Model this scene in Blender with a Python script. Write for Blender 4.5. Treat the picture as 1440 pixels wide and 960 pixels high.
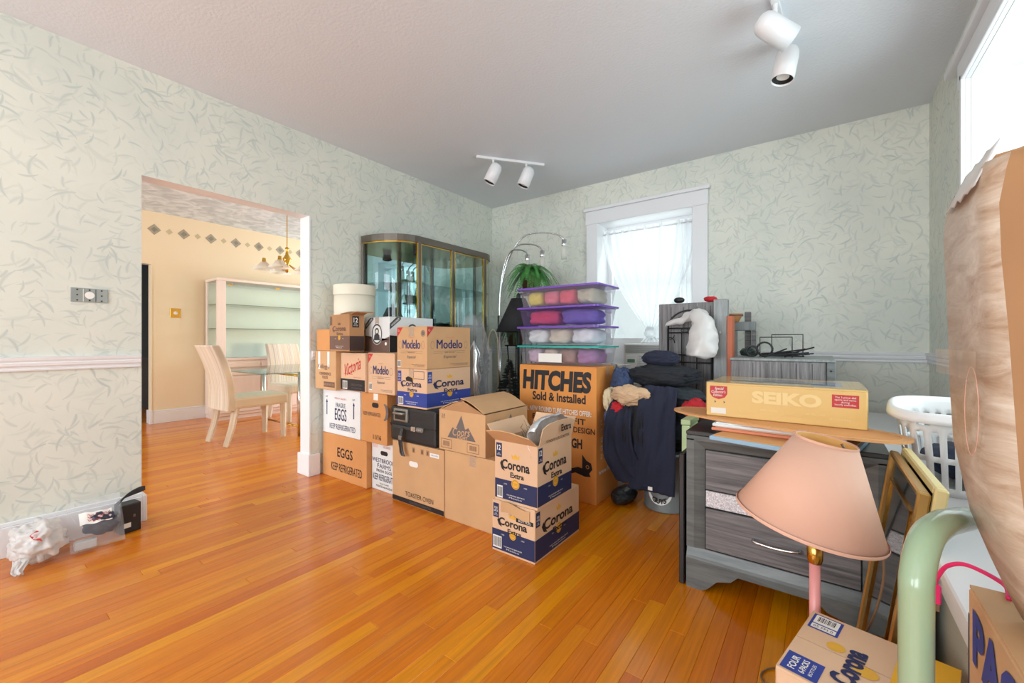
import bpy, bmesh, math, random
from mathutils import Vector, Matrix, noise
for o in list(bpy.data.objects): bpy.data.objects.remove(o)
scn = bpy.context.scene
COL = scn.collection
R = math.radians
# ------------------------------------------------------------------ camera
cam_d = bpy.data.cameras.new('camera'); cam = bpy.data.objects.new('camera', cam_d); COL.objects.link(cam)
cam_d.sensor_width = 36; cam_d.lens = 588/1440*36; cam_d.shift_y = -2/1440; cam_d.clip_start = .01
cam.location = (0, 0, 1.05); cam.rotation_euler = (R(90), 0, R(36.494))
scn.camera = cam
# ------------------------------------------------------------------ world, daylight, added fill lights, exposure
w = bpy.data.worlds.new('world'); scn.world = w; w.use_nodes = True
w.node_tree.nodes['Background'].inputs[0].default_value = (.92, .96, 1, 1)
w.node_tree.nodes['Background'].inputs[1].default_value = 1.1
def daylight(name, loc, rot, sx, sy, power, col=(.88, .95, 1)):
    l = bpy.data.lights.new(name, 'AREA'); l.shape = 'RECTANGLE'; l.size = sx; l.size_y = sy; l.energy = power; l.color = col
    o = bpy.data.objects.new(name, l); o.location = loc; o.rotation_euler = rot; COL.objects.link(o)
daylight('daylight_back_window', (-1.36, 4.34, 1.45), (R(90), 0, R(180)), .95, 1.6, 13, (.96, .98, 1))
daylight('daylight_right_window', (1.25, 2.05, 1.5), (R(90), 0, R(90)), 1.7, 1.6, 46)
daylight('fill_light_front_a', (-2.1, -2.75, 1.5), (R(90), 0, 0), 1.3, 1.7, 80)  # added fill light behind the camera, through an assumed opening
daylight('fill_light_front_b', (-.3, -2.75, 1.5), (R(90), 0, 0), 1.3, 1.7, 80)  # second added fill light from the unseen side behind the camera
daylight('fill_light_dining_back', (-5.0, 5.45, 1.5), (R(90), 0, R(180)), 2.4, 1.7, 138)  # added light brightening the dining room from its unseen far end
daylight('fill_light_dining_front', (-5.0, -2.4, 1.5), (R(90), 0, 0), 2.0, 1.7, 105)  # another light added for the dining room, out of view
vs = scn.view_settings
vs.view_transform = 'Standard'; vs.look = 'None'; vs.gamma = 1; vs.use_curve_mapping = False
vs.exposure = -.24
# ------------------------------------------------------------------ materials
def srgb(r, g, b):
    f = lambda c: ((c/255+.055)/1.055)**2.4 if c/255 > .04045 else c/255/12.92
    return (f(r), f(g), f(b), 1)
MATS = {}
def mat(name, col, rough=.5, metal=0, var=0, vs_=6, bump=0, bs=60, stretch=None, coat=0, trans=0, alpha=1):
    if name in MATS: return MATS[name]
    m = bpy.data.materials.new(name); m.use_nodes = True; MATS[name] = m
    nt = m.node_tree; N = nt.nodes; b = N['Principled BSDF']
    c = srgb(*col); b.inputs['Base Color'].default_value = c; b.inputs['Roughness'].default_value = rough
    b.inputs['Metallic'].default_value = metal; b.inputs['Coat Weight'].default_value = coat
    b.inputs['Transmission Weight'].default_value = trans; b.inputs['Alpha'].default_value = alpha
    if var or bump:
        tc = N.new('ShaderNodeTexCoord'); src = tc.outputs['Object']
        if stretch:
            mp = N.new('ShaderNodeMapping'); mp.inputs['Scale'].default_value = stretch; nt.links.new(src, mp.inputs[0]); src = mp.outputs[0]
    if var:
        n = N.new('ShaderNodeTexNoise'); n.inputs['Scale'].default_value = vs_; n.inputs['Detail'].default_value = 4; nt.links.new(src, n.inputs['Vector'])
        mr = N.new('ShaderNodeMapRange'); mr.inputs[1].default_value = .3; mr.inputs[2].default_value = .7; mr.inputs[3].default_value = 1-var; mr.inputs[4].default_value = 1+var
        nt.links.new(n.outputs['Fac'], mr.inputs[0])
        mx = N.new('ShaderNodeMix'); mx.data_type = 'RGBA'; mx.blend_type = 'MULTIPLY'; mx.inputs[0].default_value = 1; mx.inputs[6].default_value = c
        nt.links.new(mr.outputs[0], mx.inputs[7]); nt.links.new(mx.outputs[2], b.inputs['Base Color'])
    if bump:
        n2 = N.new('ShaderNodeTexNoise'); n2.inputs['Scale'].default_value = bs; n2.inputs['Detail'].default_value = 3; nt.links.new(src, n2.inputs['Vector'])
        bp = N.new('ShaderNodeBump'); bp.inputs['Strength'].default_value = bump; bp.inputs['Distance'].default_value = .01
        nt.links.new(n2.outputs['Fac'], bp.inputs['Height']); nt.links.new(bp.outputs[0], b.inputs['Normal'])
    return m
def glass_mat(name, col, refl=1.45, base=.04):
    m = bpy.data.materials.new(name); m.use_nodes = True; nt = m.node_tree; nt.nodes.clear()
    o = nt.nodes.new('ShaderNodeOutputMaterial'); t = nt.nodes.new('ShaderNodeBsdfTransparent'); g = nt.nodes.new('ShaderNodeBsdfGlossy')
    t.inputs[0].default_value = (*col, 1); g.inputs['Roughness'].default_value = .01
    lw = nt.nodes.new('ShaderNodeLayerWeight'); lw.inputs[0].default_value = .5; mx = nt.nodes.new('ShaderNodeMixShader')
    f5 = math_n(nt, 'MULTIPLY_ADD', math_n(nt, 'POWER', lw.outputs['Facing'], 5), 1-base, base)
    nt.links.new(f5, mx.inputs[0]); nt.links.new(t.outputs[0], mx.inputs[1]); nt.links.new(g.outputs[0], mx.inputs[2]); nt.links.new(mx.outputs[0], o.inputs[0])
    MATS[name] = m; return m
def film_mat(name, col, opac, rough=.25, translucent=.4):
    """thin plastic or gauze: part see-through, part scattering"""
    m = bpy.data.materials.new(name); m.use_nodes = True; nt = m.node_tree; nt.nodes.clear(); L = nt.links.new
    o = nt.nodes.new('ShaderNodeOutputMaterial'); t = nt.nodes.new('ShaderNodeBsdfTransparent'); p = nt.nodes.new('ShaderNodeBsdfPrincipled'); tl = nt.nodes.new('ShaderNodeBsdfTranslucent')
    c = srgb(*col); p.inputs['Base Color'].default_value = c; p.inputs['Roughness'].default_value = rough; tl.inputs[0].default_value = c
    a = nt.nodes.new('ShaderNodeMixShader'); a.inputs[0].default_value = translucent; L(p.outputs[0], a.inputs[1]); L(tl.outputs[0], a.inputs[2])
    b = nt.nodes.new('ShaderNodeMixShader'); b.inputs[0].default_value = opac; L(t.outputs[0], b.inputs[1]); L(a.outputs[0], b.inputs[2]); L(b.outputs[0], o.inputs[0])
    MATS[name] = m; return m
def node_mat(name):
    m = bpy.data.materials.new(name); m.use_nodes = True; MATS[name] = m
    nt = m.node_tree; return m, nt, nt.nodes, nt.links.new, nt.nodes['Principled BSDF']
def math_n(nt, op, a, b=None, c=None):
    n = nt.nodes.new('ShaderNodeMath'); n.operation = op
    for i, v in enumerate((a, b, c)):
        if v is None: continue
        if isinstance(v, (int, float)): n.inputs[i].default_value = v
        else: nt.links.new(v, n.inputs[i])
    return n.outputs[0]
def wallpaper():
    """pale sage paper with feathery curved brush strokes"""
    m, nt, N, L, b = node_mat('wallpaper')
    geo = N.new('ShaderNodeNewGeometry'); sep = N.new('ShaderNodeSeparateXYZ'); L(geo.outputs['Position'], sep.inputs[0])
    u = math_n(nt, 'ADD', sep.outputs[0], sep.outputs[1]); cb = N.new('ShaderNodeCombineXYZ'); L(u, cb.inputs[0]); L(sep.outputs[2], cb.inputs[1])
    nz = N.new('ShaderNodeTexNoise'); nz.inputs['Scale'].default_value = 7; L(cb.outputs[0], nz.inputs['Vector'])
    total = None
    for k, (sc, ln, wd, off, curve, amt) in enumerate(((11, .05, .009, 0, 5, .6), (13, .042, .008, 3.7, -6, .55), (16, .035, .0075, 9.1, 7, .5), (9, .06, .010, 5.3, -4, .45), (7, .055, .018, 14.9, 5, .35), (12, .045, .010, 22.3, 5, .5))):
        mp = N.new('ShaderNodeMapping'); mp.inputs['Location'].default_value = (off, off*1.7, 0); L(cb.outputs[0], mp.inputs[0])
        v = N.new('ShaderNodeTexVoronoi'); v.voronoi_dimensions = '2D'; v.inputs['Scale'].default_value = sc; L(mp.outputs[0], v.inputs['Vector'])
        sub = N.new('ShaderNodeVectorMath'); sub.operation = 'SUBTRACT'; L(mp.outputs[0], sub.inputs[0]); L(v.outputs['Position'], sub.inputs[1])
        sc_ = N.new('ShaderNodeSeparateColor'); L(v.outputs['Color'], sc_.inputs[0])
        rt = N.new('ShaderNodeVectorRotate'); rt.rotation_type = 'Z_AXIS'; L(sub.outputs[0], rt.inputs['Vector']); L(math_n(nt, 'MULTIPLY', sc_.outputs[0], 6.28), rt.inputs['Angle'])
        s2 = N.new('ShaderNodeSeparateXYZ'); L(rt.outputs[0], s2.inputs[0])
        x2 = math_n(nt, 'MULTIPLY', s2.outputs[0], s2.outputs[0])
        y = math_n(nt, 'ABSOLUTE', math_n(nt, 'MULTIPLY_ADD', x2, curve, s2.outputs[1]))
        y = math_n(nt, 'ADD', y, math_n(nt, 'MULTIPLY', math_n(nt, 'SUBTRACT', nz.outputs['Fac'], .5), .012))
        tap = math_n(nt, 'MAXIMUM', math_n(nt, 'SUBTRACT', 1, math_n(nt, 'DIVIDE', x2, ln*ln)), 0)
        wdt = math_n(nt, 'MULTIPLY', tap, wd)
        st = math_n(nt, 'MAXIMUM', math_n(nt, 'SUBTRACT', 1, math_n(nt, 'DIVIDE', y, math_n(nt, 'ADD', wdt, .0001))), 0)
        st = math_n(nt, 'MULTIPLY', math_n(nt, 'MINIMUM', math_n(nt, 'MULTIPLY', st, 1.1), 1), math_n(nt, 'MULTIPLY', math_n(nt, 'GREATER_THAN', sc_.outputs[1], .3), math_n(nt, 'MULTIPLY', sc_.outputs[2], amt)))
        total = st if total is None else math_n(nt, 'MAXIMUM', total, st)
    n3 = N.new('ShaderNodeTexNoise'); n3.inputs['Scale'].default_value = 2.2; n3.inputs['Detail'].default_value = 5; L(cb.outputs[0], n3.inputs['Vector'])
    rp = N.new('ShaderNodeValToRGB'); L(n3.outputs['Fac'], rp.inputs[0])
    rp.color_ramp.elements[0].position = .35; rp.color_ramp.elements[0].color = srgb(214, 217, 207); rp.color_ramp.elements[1].position = .65; rp.color_ramp.elements[1].color = srgb(226, 226, 214)
    mx = N.new('ShaderNodeMix'); mx.data_type = 'RGBA'; L(total, mx.inputs[0]); L(rp.outputs[0], mx.inputs[6]); mx.inputs[7].default_value = srgb(164, 178, 174)
    L(mx.outputs[2], b.inputs['Base Color']); b.inputs['Roughness'].default_value = .6
    return m
def plank_mat():
    m, nt, N, L, b = node_mat('oak_strip')
    geo = N.new('ShaderNodeNewGeometry'); oi = N.new('ShaderNodeObjectInfo')
    rnd = math_n(nt, 'FRACT', math_n(nt, 'ADD', oi.outputs['Random'], geo.outputs['Random Per Island']))
    rp = N.new('ShaderNodeValToRGB'); L(rnd, rp.inputs[0]); cr = rp.color_ramp
    cols = [(198, 104, 40), (218, 132, 54), (209, 118, 46), (228, 153, 74), (203, 110, 44), (220, 138, 57)]
    cr.elements[0].color = srgb(*cols[0]); cr.elements[1].color = srgb(*cols[-1])
    for i, c in enumerate(cols[1:-1]):
        e = cr.elements.new((i+1)/5); e.color = srgb(*c)
    ofs = N.new('ShaderNodeCombineXYZ'); L(math_n(nt, 'MULTIPLY', rnd, 37), ofs.inputs[2])
    ad = N.new('ShaderNodeVectorMath'); L(geo.outputs['Position'], ad.inputs[0]); L(ofs.outputs[0], ad.inputs[1])
    mp = N.new('ShaderNodeMapping'); mp.inputs['Scale'].default_value = (75, 2.6, 1); L(ad.outputs[0], mp.inputs[0])
    nz = N.new('ShaderNodeTexNoise'); nz.inputs['Scale'].default_value = 1; nz.inputs['Detail'].default_value = 6; nz.inputs['Roughness'].default_value = .65; nz.inputs['Distortion'].default_value = .8; L(mp.outputs[0], nz.inputs['Vector'])
    mr = N.new('ShaderNodeMapRange'); mr.inputs[1].default_value = .3; mr.inputs[2].default_value = .7; mr.inputs[3].default_value = .78; mr.inputs[4].default_value = 1.12; L(nz.outputs['Fac'], mr.inputs[0])
    mx = N.new('ShaderNodeMix'); mx.data_type = 'RGBA'; mx.blend_type = 'MULTIPLY'; mx.inputs[0].default_value = 1; L(rp.outputs[0], mx.inputs[6]); L(mr.outputs[0], mx.inputs[7])
    hs = N.new('ShaderNodeHueSaturation'); hs.inputs['Saturation'].default_value = 1.12; L(mx.outputs[2], hs.inputs['Color']); L(hs.outputs[0], b.inputs['Base Color'])
    b.inputs['Roughness'].default_value = .27; b.inputs['Coat Weight'].default_value = .3; b.inputs['Coat Roughness'].default_value = .12
    bp = N.new('ShaderNodeBump'); bp.inputs['Strength'].default_value = .06; L(nz.outputs['Fac'], bp.inputs['Height']); L(bp.outputs[0], b.inputs['Normal'])
    return m
def greywood(name, stretch, c0, c1, rough=.5):
    m, nt, N, L, b = node_mat(name)
    tc = N.new('ShaderNodeTexCoord'); mp = N.new('ShaderNodeMapping'); mp.inputs['Scale'].default_value = stretch; L(tc.outputs['Object'], mp.inputs[0])
    nz = N.new('ShaderNodeTexNoise'); nz.inputs['Scale'].default_value = 1; nz.inputs['Detail'].default_value = 6; nz.inputs['Roughness'].default_value = .7; nz.inputs['Distortion'].default_value = .6; L(mp.outputs[0], nz.inputs['Vector'])
    rp = N.new('ShaderNodeValToRGB'); L(nz.outputs['Fac'], rp.inputs[0]); e = rp.color_ramp.elements
    e[0].position = .33; e[0].color = srgb(*c0); e[1].position = .66; e[1].color = srgb(*c1); L(rp.outputs[0], b.inputs['Base Color']); b.inputs['Roughness'].default_value = rough
    return m
def stripe_mat():
    m, nt, N, L, b = node_mat('striped_fabric')
    tc = N.new('ShaderNodeTexCoord'); mp = N.new('ShaderNodeMapping'); mp.inputs['Scale'].default_value = (34, .5, .5); L(tc.outputs['Object'], mp.inputs[0])
    nz = N.new('ShaderNodeTexNoise'); nz.inputs['Scale'].default_value = 1; nz.inputs['Detail'].default_value = 2; L(mp.outputs[0], nz.inputs['Vector'])
    rp = N.new('ShaderNodeValToRGB'); L(nz.outputs['Fac'], rp.inputs[0]); cr = rp.color_ramp; cr.elements[0].position = .3; cr.elements[0].color = srgb(178, 168, 160); cr.elements[1].position = .7; cr.elements[1].color = srgb(206, 198, 192)
    for p, c in ((.42, (232, 222, 205)), (.5, (214, 198, 172)), (.58, (240, 232, 220))):
        e = cr.elements.new(p); e.color = srgb(*c)
    L(rp.outputs[0], b.inputs['Base Color']); b.inputs['Roughness'].default_value = .8; return m
def grille_mat():
    m, nt, N, L, b = node_mat('pierced_metal')
    tc = N.new('ShaderNodeTexCoord'); v = N.new('ShaderNodeTexVoronoi'); v.inputs['Scale'].default_value = 85; v.inputs['Randomness'].default_value = .15; L(tc.outputs['Object'], v.inputs['Vector'])
    g = math_n(nt, 'LESS_THAN', v.outputs['Distance'], .42); mx = N.new('ShaderNodeMix'); mx.data_type = 'RGBA'; L(g, mx.inputs[0]); mx.inputs[6].default_value = srgb(178, 176, 160); mx.inputs[7].default_value = srgb(70, 72, 70)
    L(mx.outputs[2], b.inputs['Base Color']); return m
def glitter_mat():
    m, nt, N, L, b = node_mat('glitter_strip')
    tc = N.new('ShaderNodeTexCoord'); v = N.new('ShaderNodeTexVoronoi'); v.inputs['Scale'].default_value = 260; L(tc.outputs['Object'], v.inputs['Vector'])
    rp = N.new('ShaderNodeValToRGB'); L(v.outputs['Color'], rp.inputs[0]); rp.color_ramp.elements[0].color = srgb(150, 150, 155); rp.color_ramp.elements[1].color = srgb(240, 240, 244); L(rp.outputs[0], b.inputs['Base Color']); b.inputs['Metallic'].default_value = .4; b.inputs['Roughness'].default_value = .3
    bp = N.new('ShaderNodeBump'); bp.inputs['Strength'].default_value = .5; L(v.outputs['Distance'], bp.inputs['Height']); L(bp.outputs[0], b.inputs['Normal']); return m
def cloudy_mat(name, c0, c1, sc):
    m, nt, N, L, b = node_mat(name)
    geo = N.new('ShaderNodeNewGeometry'); nz = N.new('ShaderNodeTexNoise'); nz.inputs['Scale'].default_value = sc; nz.inputs['Detail'].default_value = 4; nz.inputs['Distortion'].default_value = 1.5; L(geo.outputs['Position'], nz.inputs['Vector'])
    rp = N.new('ShaderNodeValToRGB'); L(nz.outputs['Fac'], rp.inputs[0]); rp.color_ramp.elements[0].position = .38; rp.color_ramp.elements[0].color = srgb(*c0); rp.color_ramp.elements[1].position = .62; rp.color_ramp.elements[1].color = srgb(*c1)
    L(rp.outputs[0], b.inputs['Base Color']); b.inputs['Roughness'].default_value = .8; return m
PAPER = wallpaper(); PLANK = plank_mat(); STRIPE = stripe_mat(); GRILLE = grille_mat(); GLITTER = glitter_mat()
WHITE = mat('white_paint', (232, 232, 234), .35); CEIL = mat('ceiling_plaster', (226, 229, 234), .85, bump=.2, bs=70)
BEIGE = mat('beige_paint', (236, 218, 186), .6); DCEIL = cloudy_mat('sponged_ceiling', (190, 202, 208), (224, 234, 240), 5)
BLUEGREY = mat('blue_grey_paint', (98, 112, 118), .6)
CARD = mat('cardboard', (205, 162, 118), .8, var=.06, vs_=5); CARD2 = mat('orange_cardboard', (208, 146, 88), .75, var=.05, vs_=5); CARDP = mat('pinkish_cardboard', (220, 182, 148), .75, var=.04, vs_=5)
CARDD = mat('brown_cardboard', (176, 132, 92), .85, var=.06); CARDW = mat('white_cardboard', (226, 228, 228), .6); HITCH = mat('bright_orange_cardboard', (226, 148, 72), .7, var=.04)  # CARDD is a plain darker brown cardboard
TAPE = film_mat('packing_tape', (225, 205, 180), .35, .12, .2)
NAVY = mat('navy_print', (32, 44, 86), .55); BLUE = mat('blue_print', (44, 66, 150), .55); BLACKP = mat('black_print', (32, 30, 34), .6); GOLDP = mat('gold_print', (226, 172, 62), .5); REDP = mat('red_print', (198, 46, 50), .55); WHITEP = mat('white_print', (238, 236, 230), .6)
GREYP = mat('grey_print', (108, 100, 98), .6); BROWNP = mat('brown_print', (112, 84, 72), .6); ORP = mat('faded_orange_print', (216, 132, 98), .6); YELP = mat('yellow_print', (238, 178, 40), .55)
BLACK = mat('black_plastic', (26, 27, 30), .4); IRON = mat('black_iron', (48, 48, 50), .45, .6); CHROME = mat('chrome', (205, 206, 208), .15, 1); BRASS = mat('brass', (205, 165, 80), .2, 1); STEEL = mat('dull_steel', (150, 150, 145), .4, .7)
BRONZE = mat('bronze_frame', (112, 106, 98), .3, .7); MIRROR = mat('mirror', (205, 228, 230), .01, 1); GLASS = glass_mat('clear_glass', (.93, .98, .97)); TEAL = glass_mat('teal_glass', (.90, .96, .96)); FROST = film_mat('frosted_glass', (240, 238, 230), .8, .3, .5)
BIN = film_mat('bin_plastic', (232, 230, 244), .26, .15, .3); VIOLETBIN = film_mat('violet_bin_plastic', (160, 140, 200), .3, .15, .3); FILM = film_mat('clear_film', (235, 240, 245), .14, .06, .2); WBAG = film_mat('white_bag_film', (240, 238, 236), .88, .3, .3); SHEER = film_mat('sheer_curtain', (238, 240, 242), .74, .8, .55)
PURPLE = mat('purple_plastic', (112, 70, 176), .35); TEALP = mat('teal_plastic', (38, 160, 150), .35)
GW = greywood('grey_oak_horizontal', (3, 3, 70), (78, 76, 78), (132, 128, 128)); GWV = greywood('grey_oak_vertical', (70, 70, 3), (84, 80, 80), (142, 138, 138)); GWD = greywood('charcoal_frame_wood', (3, 3, 26), (78, 82, 82), (112, 116, 114), .35); GWF = greywood('grey_post_wood', (40, 40, 3), (112, 116, 116), (146, 150, 148), .4)
SHADE = mat('pink_lamp_shade', (224, 176, 152), .7, bump=.05, bs=300); SHADEIN = mat('shade_lining', (226, 172, 96), .7); PINKPOLE = mat('pink_enamel', (226, 150, 146), .3)
SAGE = mat('sage_enamel', (150, 172, 140), .25, coat=.4); GOLDF = mat('gilt_frame', (196, 158, 92), .3, .75); CREAMG = mat('cream_gilt', (226, 208, 148), .4, .2)
FERN = mat('fern_green', (74, 142, 68), .6, var=.3, vs_=12); FERND = mat('dark_fern_green', (44, 92, 66), .6, var=.25, vs_=12); PINE = mat('flocked_pine', (92, 104, 92), .7, var=.4, vs_=40); PINED = mat('dark_pine', (30, 40, 38), .7, var=.5, vs_=40)
def cloth(name, c, rough=.9): return mat(name, c, rough, bump=.15, bs=240, var=.06, vs_=10)
# ------------------------------------------------------------------ mesh helpers
class MB:
    def __init__(s): s.bm = bmesh.new()
    def box(s, x0, x1, y0, y1, z0, z1, M=None, bev=0):
        t = bmesh.new() if bev else s.bm
        vs = [t.verts.new((x, y, z)) for x in (x0, x1) for y in (y0, y1) for z in (z0, z1)]
        for f in ((0, 1, 3, 2), (4, 6, 7, 5), (0, 4, 5, 1), (2, 3, 7, 6), (0, 2, 6, 4), (1, 5, 7, 3)): t.faces.new([vs[i] for i in f])
        if bev:
            bmesh.ops.bevel(t, geom=t.edges[:], offset=bev, segments=2 if bev > .004 else 1, affect='EDGES', profile=.6)
            s.merge(t, M); return s
        if M is not None:
            for v in vs: v.co = M @ v.co
        return s
    def merge(s, t, M=None):
        mp = {v: s.bm.verts.new(M @ v.co if M is not None else v.co) for v in t.verts}
        for f in t.faces:
            try: s.bm.faces.new([mp[v] for v in f.verts])
            except ValueError: pass
        t.free()
    def quad(s, *p): s.bm.faces.new([s.bm.verts.new(q) for q in p]); return s
    def poly(s, pts, depth=None, M=None):
        """outline in xy, extruded along z by depth"""
        vs = [s.bm.verts.new((p[0], p[1], 0)) for p in pts]
        if depth:
            v2 = [s.bm.verts.new((p[0], p[1], depth)) for p in pts]; n = len(pts)
            for i in range(n): s.bm.faces.new((vs[i], vs[(i+1) % n], v2[(i+1) % n], v2[i]))
            s.bm.faces.new(v2); s.bm.faces.new(vs[::-1]); al = vs+v2
        else: s.bm.faces.new(vs); al = vs
        if M is not None:
            for v in al: v.co = M @ v.co
        return s
    def grid(s, fn, nu, nv, closeu=False):
        g = [[s.bm.verts.new(fn(i/(nu if closeu else nu-1), j/(nv-1))) for j in range(nv)] for i in range(nu)]
        for i in range(nu if closeu else nu-1):
            for j in range(nv-1):
                a = g[i]; b = g[(i+1) % nu]; s.bm.faces.new((a[j], b[j], b[j+1], a[j+1]))
        return g
    def tube(s, pts, r, n=8, cap=True):
        pts = [Vector(p) for p in pts]; rr = r if isinstance(r, (list, tuple)) else [r]*len(pts)
        rings = []; up = None
        for i, p in enumerate(pts):
            t = (pts[min(i+1, len(pts)-1)]-pts[max(i-1, 0)]).normalized()
            if up is None: up = Vector((0, 0, 1)) if abs(t.z) < .9 else Vector((1, 0, 0))
            sd = t.cross(up).normalized(); up = sd.cross(t).normalized()
            rings.append([s.bm.verts.new(p+(sd*math.cos(a)+up*math.sin(a))*rr[i]) for a in [2*math.pi*k/n for k in range(n)]])
        for a, b in zip(rings, rings[1:]):
            for k in range(n): s.bm.faces.new((a[k], a[(k+1) % n], b[(k+1) % n], b[k]))
        if cap: s.bm.faces.new(rings[0][::-1]); s.bm.faces.new(rings[-1])
        return s
    def lathe(s, prof, n=24, c=(0, 0, 0), M=None, cap0=False, cap1=False):
        rings = []
        for r, z in prof:
            ring = []
            for k in range(n):
                v = Vector((c[0]+r*math.cos(2*math.pi*k/n), c[1]+r*math.sin(2*math.pi*k/n), c[2]+z)); ring.append(s.bm.verts.new(M @ v if M is not None else v))
            rings.append(ring)
        for a, b in zip(rings, rings[1:]):
            for k in range(n): s.bm.faces.new((a[k], a[(k+1) % n], b[(k+1) % n], b[k]))
        if cap0: s.bm.faces.new(rings[0][::-1])
        if cap1: s.bm.faces.new(rings[-1])
        return s
    def build(s, name, m, parent=None, smooth=False, solid=0, keep=False):
        if not keep: bmesh.ops.recalc_face_normals(s.bm, faces=s.bm.faces)
        me = bpy.data.meshes.new(name); s.bm.to_mesh(me); s.bm.free()
        for x in (m if isinstance(m, (list, tuple)) else [m]): me.materials.append(x)
        if smooth:
            for p in me.polygons: p.use_smooth = True
        o = bpy.data.objects.new(name, me); COL.objects.link(o)
        if parent: o.parent = parent
        if solid:
            md = o.modifiers.new('thickness', 'SOLIDIFY'); md.thickness = solid; md.offset = 0
        return o
def smoothpath(pts, n=8):
    P = [Vector(p) for p in pts]; out = []
    for i in range(len(P)-1):
        a = P[max(i-1, 0)]; b = P[i]; c = P[i+1]; d = P[min(i+2, len(P)-1)]
        for k in range(n):
            t = k/n; out.append(.5*((2*b)+(c-a)*t+(2*a-5*b+4*c-d)*t*t+(3*b-a-3*c+d)*t**3))
    out.append(P[-1]); return out
def tag(o, label, cat, group=None, kind=None):
    o['label'] = label; o['category'] = cat
    if group: o['group'] = group
    if kind: o['kind'] = kind
    return o
def thing(name, label, cat, loc=(0, 0, 0), rz=0, group=None, rot=None):
    o = bpy.data.objects.new(name, None); o.empty_display_size = .05; COL.objects.link(o); o.location = loc
    o.rotation_euler = rot if rot else (0, 0, R(rz)); return tag(o, label, cat, group)
def struct(o, label=None):
    o['kind'] = 'structure'
    if label: o['label'] = label
    return o
def sbox(name, dims, m, label, parent=None, bev=0):
    o = MB().box(*dims, bev=bev).build(name, m, parent)
    return struct(o, label) if not parent else o
def part(name, dims, m, parent, bev=0): return MB().box(*dims, bev=bev).build(name, m, parent)
_tc = {}
def text_mesh(s, bold):
    k = (s, bold)
    if k in _tc: return _tc[k]
    c = bpy.data.curves.new('t', 'FONT'); c.body = s; c.align_x = 'CENTER'; c.resolution_u = 3; c.offset = bold; c.fill_mode = 'FRONT'; c.space_line = .9
    o = bpy.data.objects.new('t', c); COL.objects.link(o); dg = bpy.context.evaluated_depsgraph_get()
    me = bpy.data.meshes.new_from_object(o.evaluated_get(dg)); bpy.data.objects.remove(o)
    vs = [v.co.copy() for v in me.vertices]; fs = [tuple(p.vertices) for p in me.polygons]
    x0 = min(v.x for v in vs); x1 = max(v.x for v in vs); y0 = min(v.y for v in vs); y1 = max(v.y for v in vs)
    _tc[k] = ([((v.x-(x0+x1)/2)/(x1-x0), (v.y-(y0+y1)/2)/(y1-y0)) for v in vs], fs); return _tc[k]
def face_m(face, w, d, h, e=.0009):
    if face == 'F': return Matrix(((1, 0, 0, 0), (0, 0, -1, -d/2-e), (0, 1, 0, 0), (0, 0, 0, 1)))
    if face == 'R': return Matrix(((0, 0, 1, w/2+e), (1, 0, 0, 0), (0, 1, 0, 0), (0, 0, 0, 1)))
    if face == 'L': return Matrix(((0, 0, -1, -w/2-e), (-1, 0, 0, 0), (0, 1, 0, 0), (0, 0, 0, 1)))
    if face == 'T': return Matrix(((1, 0, 0, 0), (0, 1, 0, 0), (0, 0, 1, h+e), (0, 0, 0, 1)))
def text(root, face, s, u, v, wd, ht, m, bold=.0, shear=0, rot=0, e=.0014, name='lettering', bend=0):
    w, d, h = root['dims']; M = face_m(face, w, d, h, e); vs, fs = text_mesh(s, bold)
    cr, sr = math.cos(R(rot)), math.sin(R(rot)); P = []
    for x, y in vs:
        X = x*wd+y*ht*shear; Yv = y*ht+bend*(.25-x*x); P.append(M @ Vector((u+X*cr-Yv*sr, v+X*sr+Yv*cr, 0)))
    me = bpy.data.meshes.new(name); me.from_pydata(P, [], fs); me.materials.append(m); o = bpy.data.objects.new(name, me); COL.objects.link(o); o.parent = root; return o
def decal(root, face, pts, m, name='print_band', e=.0007):
    w, d, h = root['dims']; M = face_m(face, w, d, h, e); b = MB(); b.poly(pts, None, M); return b.build(name, m, root, keep=True)
def band(root, face, u0, u1, v0, v1, m, name='print_band', e=.0007): return decal(root, face, [(u0, v0), (u1, v0), (u1, v1), (u0, v1)], m, name, e)
def disc(root, face, u, v, r, m, name='printed_seal', e=.001, rx=None, n=20):
    return decal(root, face, [(u+(rx or r)*math.cos(2*math.pi*k/n), v+r*math.sin(2*math.pi*k/n)) for k in range(n)], m, name, e)
def ring(root, face, u, v, r, t, m, rx=1, name='printed_ring', e=.0011, n=24):
    w, d, h = root['dims']; M = face_m(face, w, d, h, e); b = MB()
    P = lambda q, k: M @ Vector((u+q*rx*math.cos(2*math.pi*k/n), v+q*math.sin(2*math.pi*k/n), 0))
    for k in range(n): b.quad(P(r, k), P(r, k+1), P(r-t, k+1), P(r-t, k))
    return b.build(name, m, root, keep=True)
def barcode(root, face, u, v, w, h, m=None):
    band(root, face, u-w/2, u+w/2, v-h/2, v+h/2, WHITEP, 'barcode_panel', .0009); rnd = random.Random(3)
    W, D, H = root['dims']; M = face_m(face, W, D, H, .0013); b = MB(); x = u-w*.42
    while x < u+w*.4:
        t = rnd.choice((.03, .05, .02))*w; b.poly([(x, v-h*.38), (x+t, v-h*.38), (x+t, v+h*.4), (x, v+h*.4)], None, M); x += t+rnd.choice((.02, .04))*w
    b.build('barcode', m or BLACKP, root, keep=True)
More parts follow.
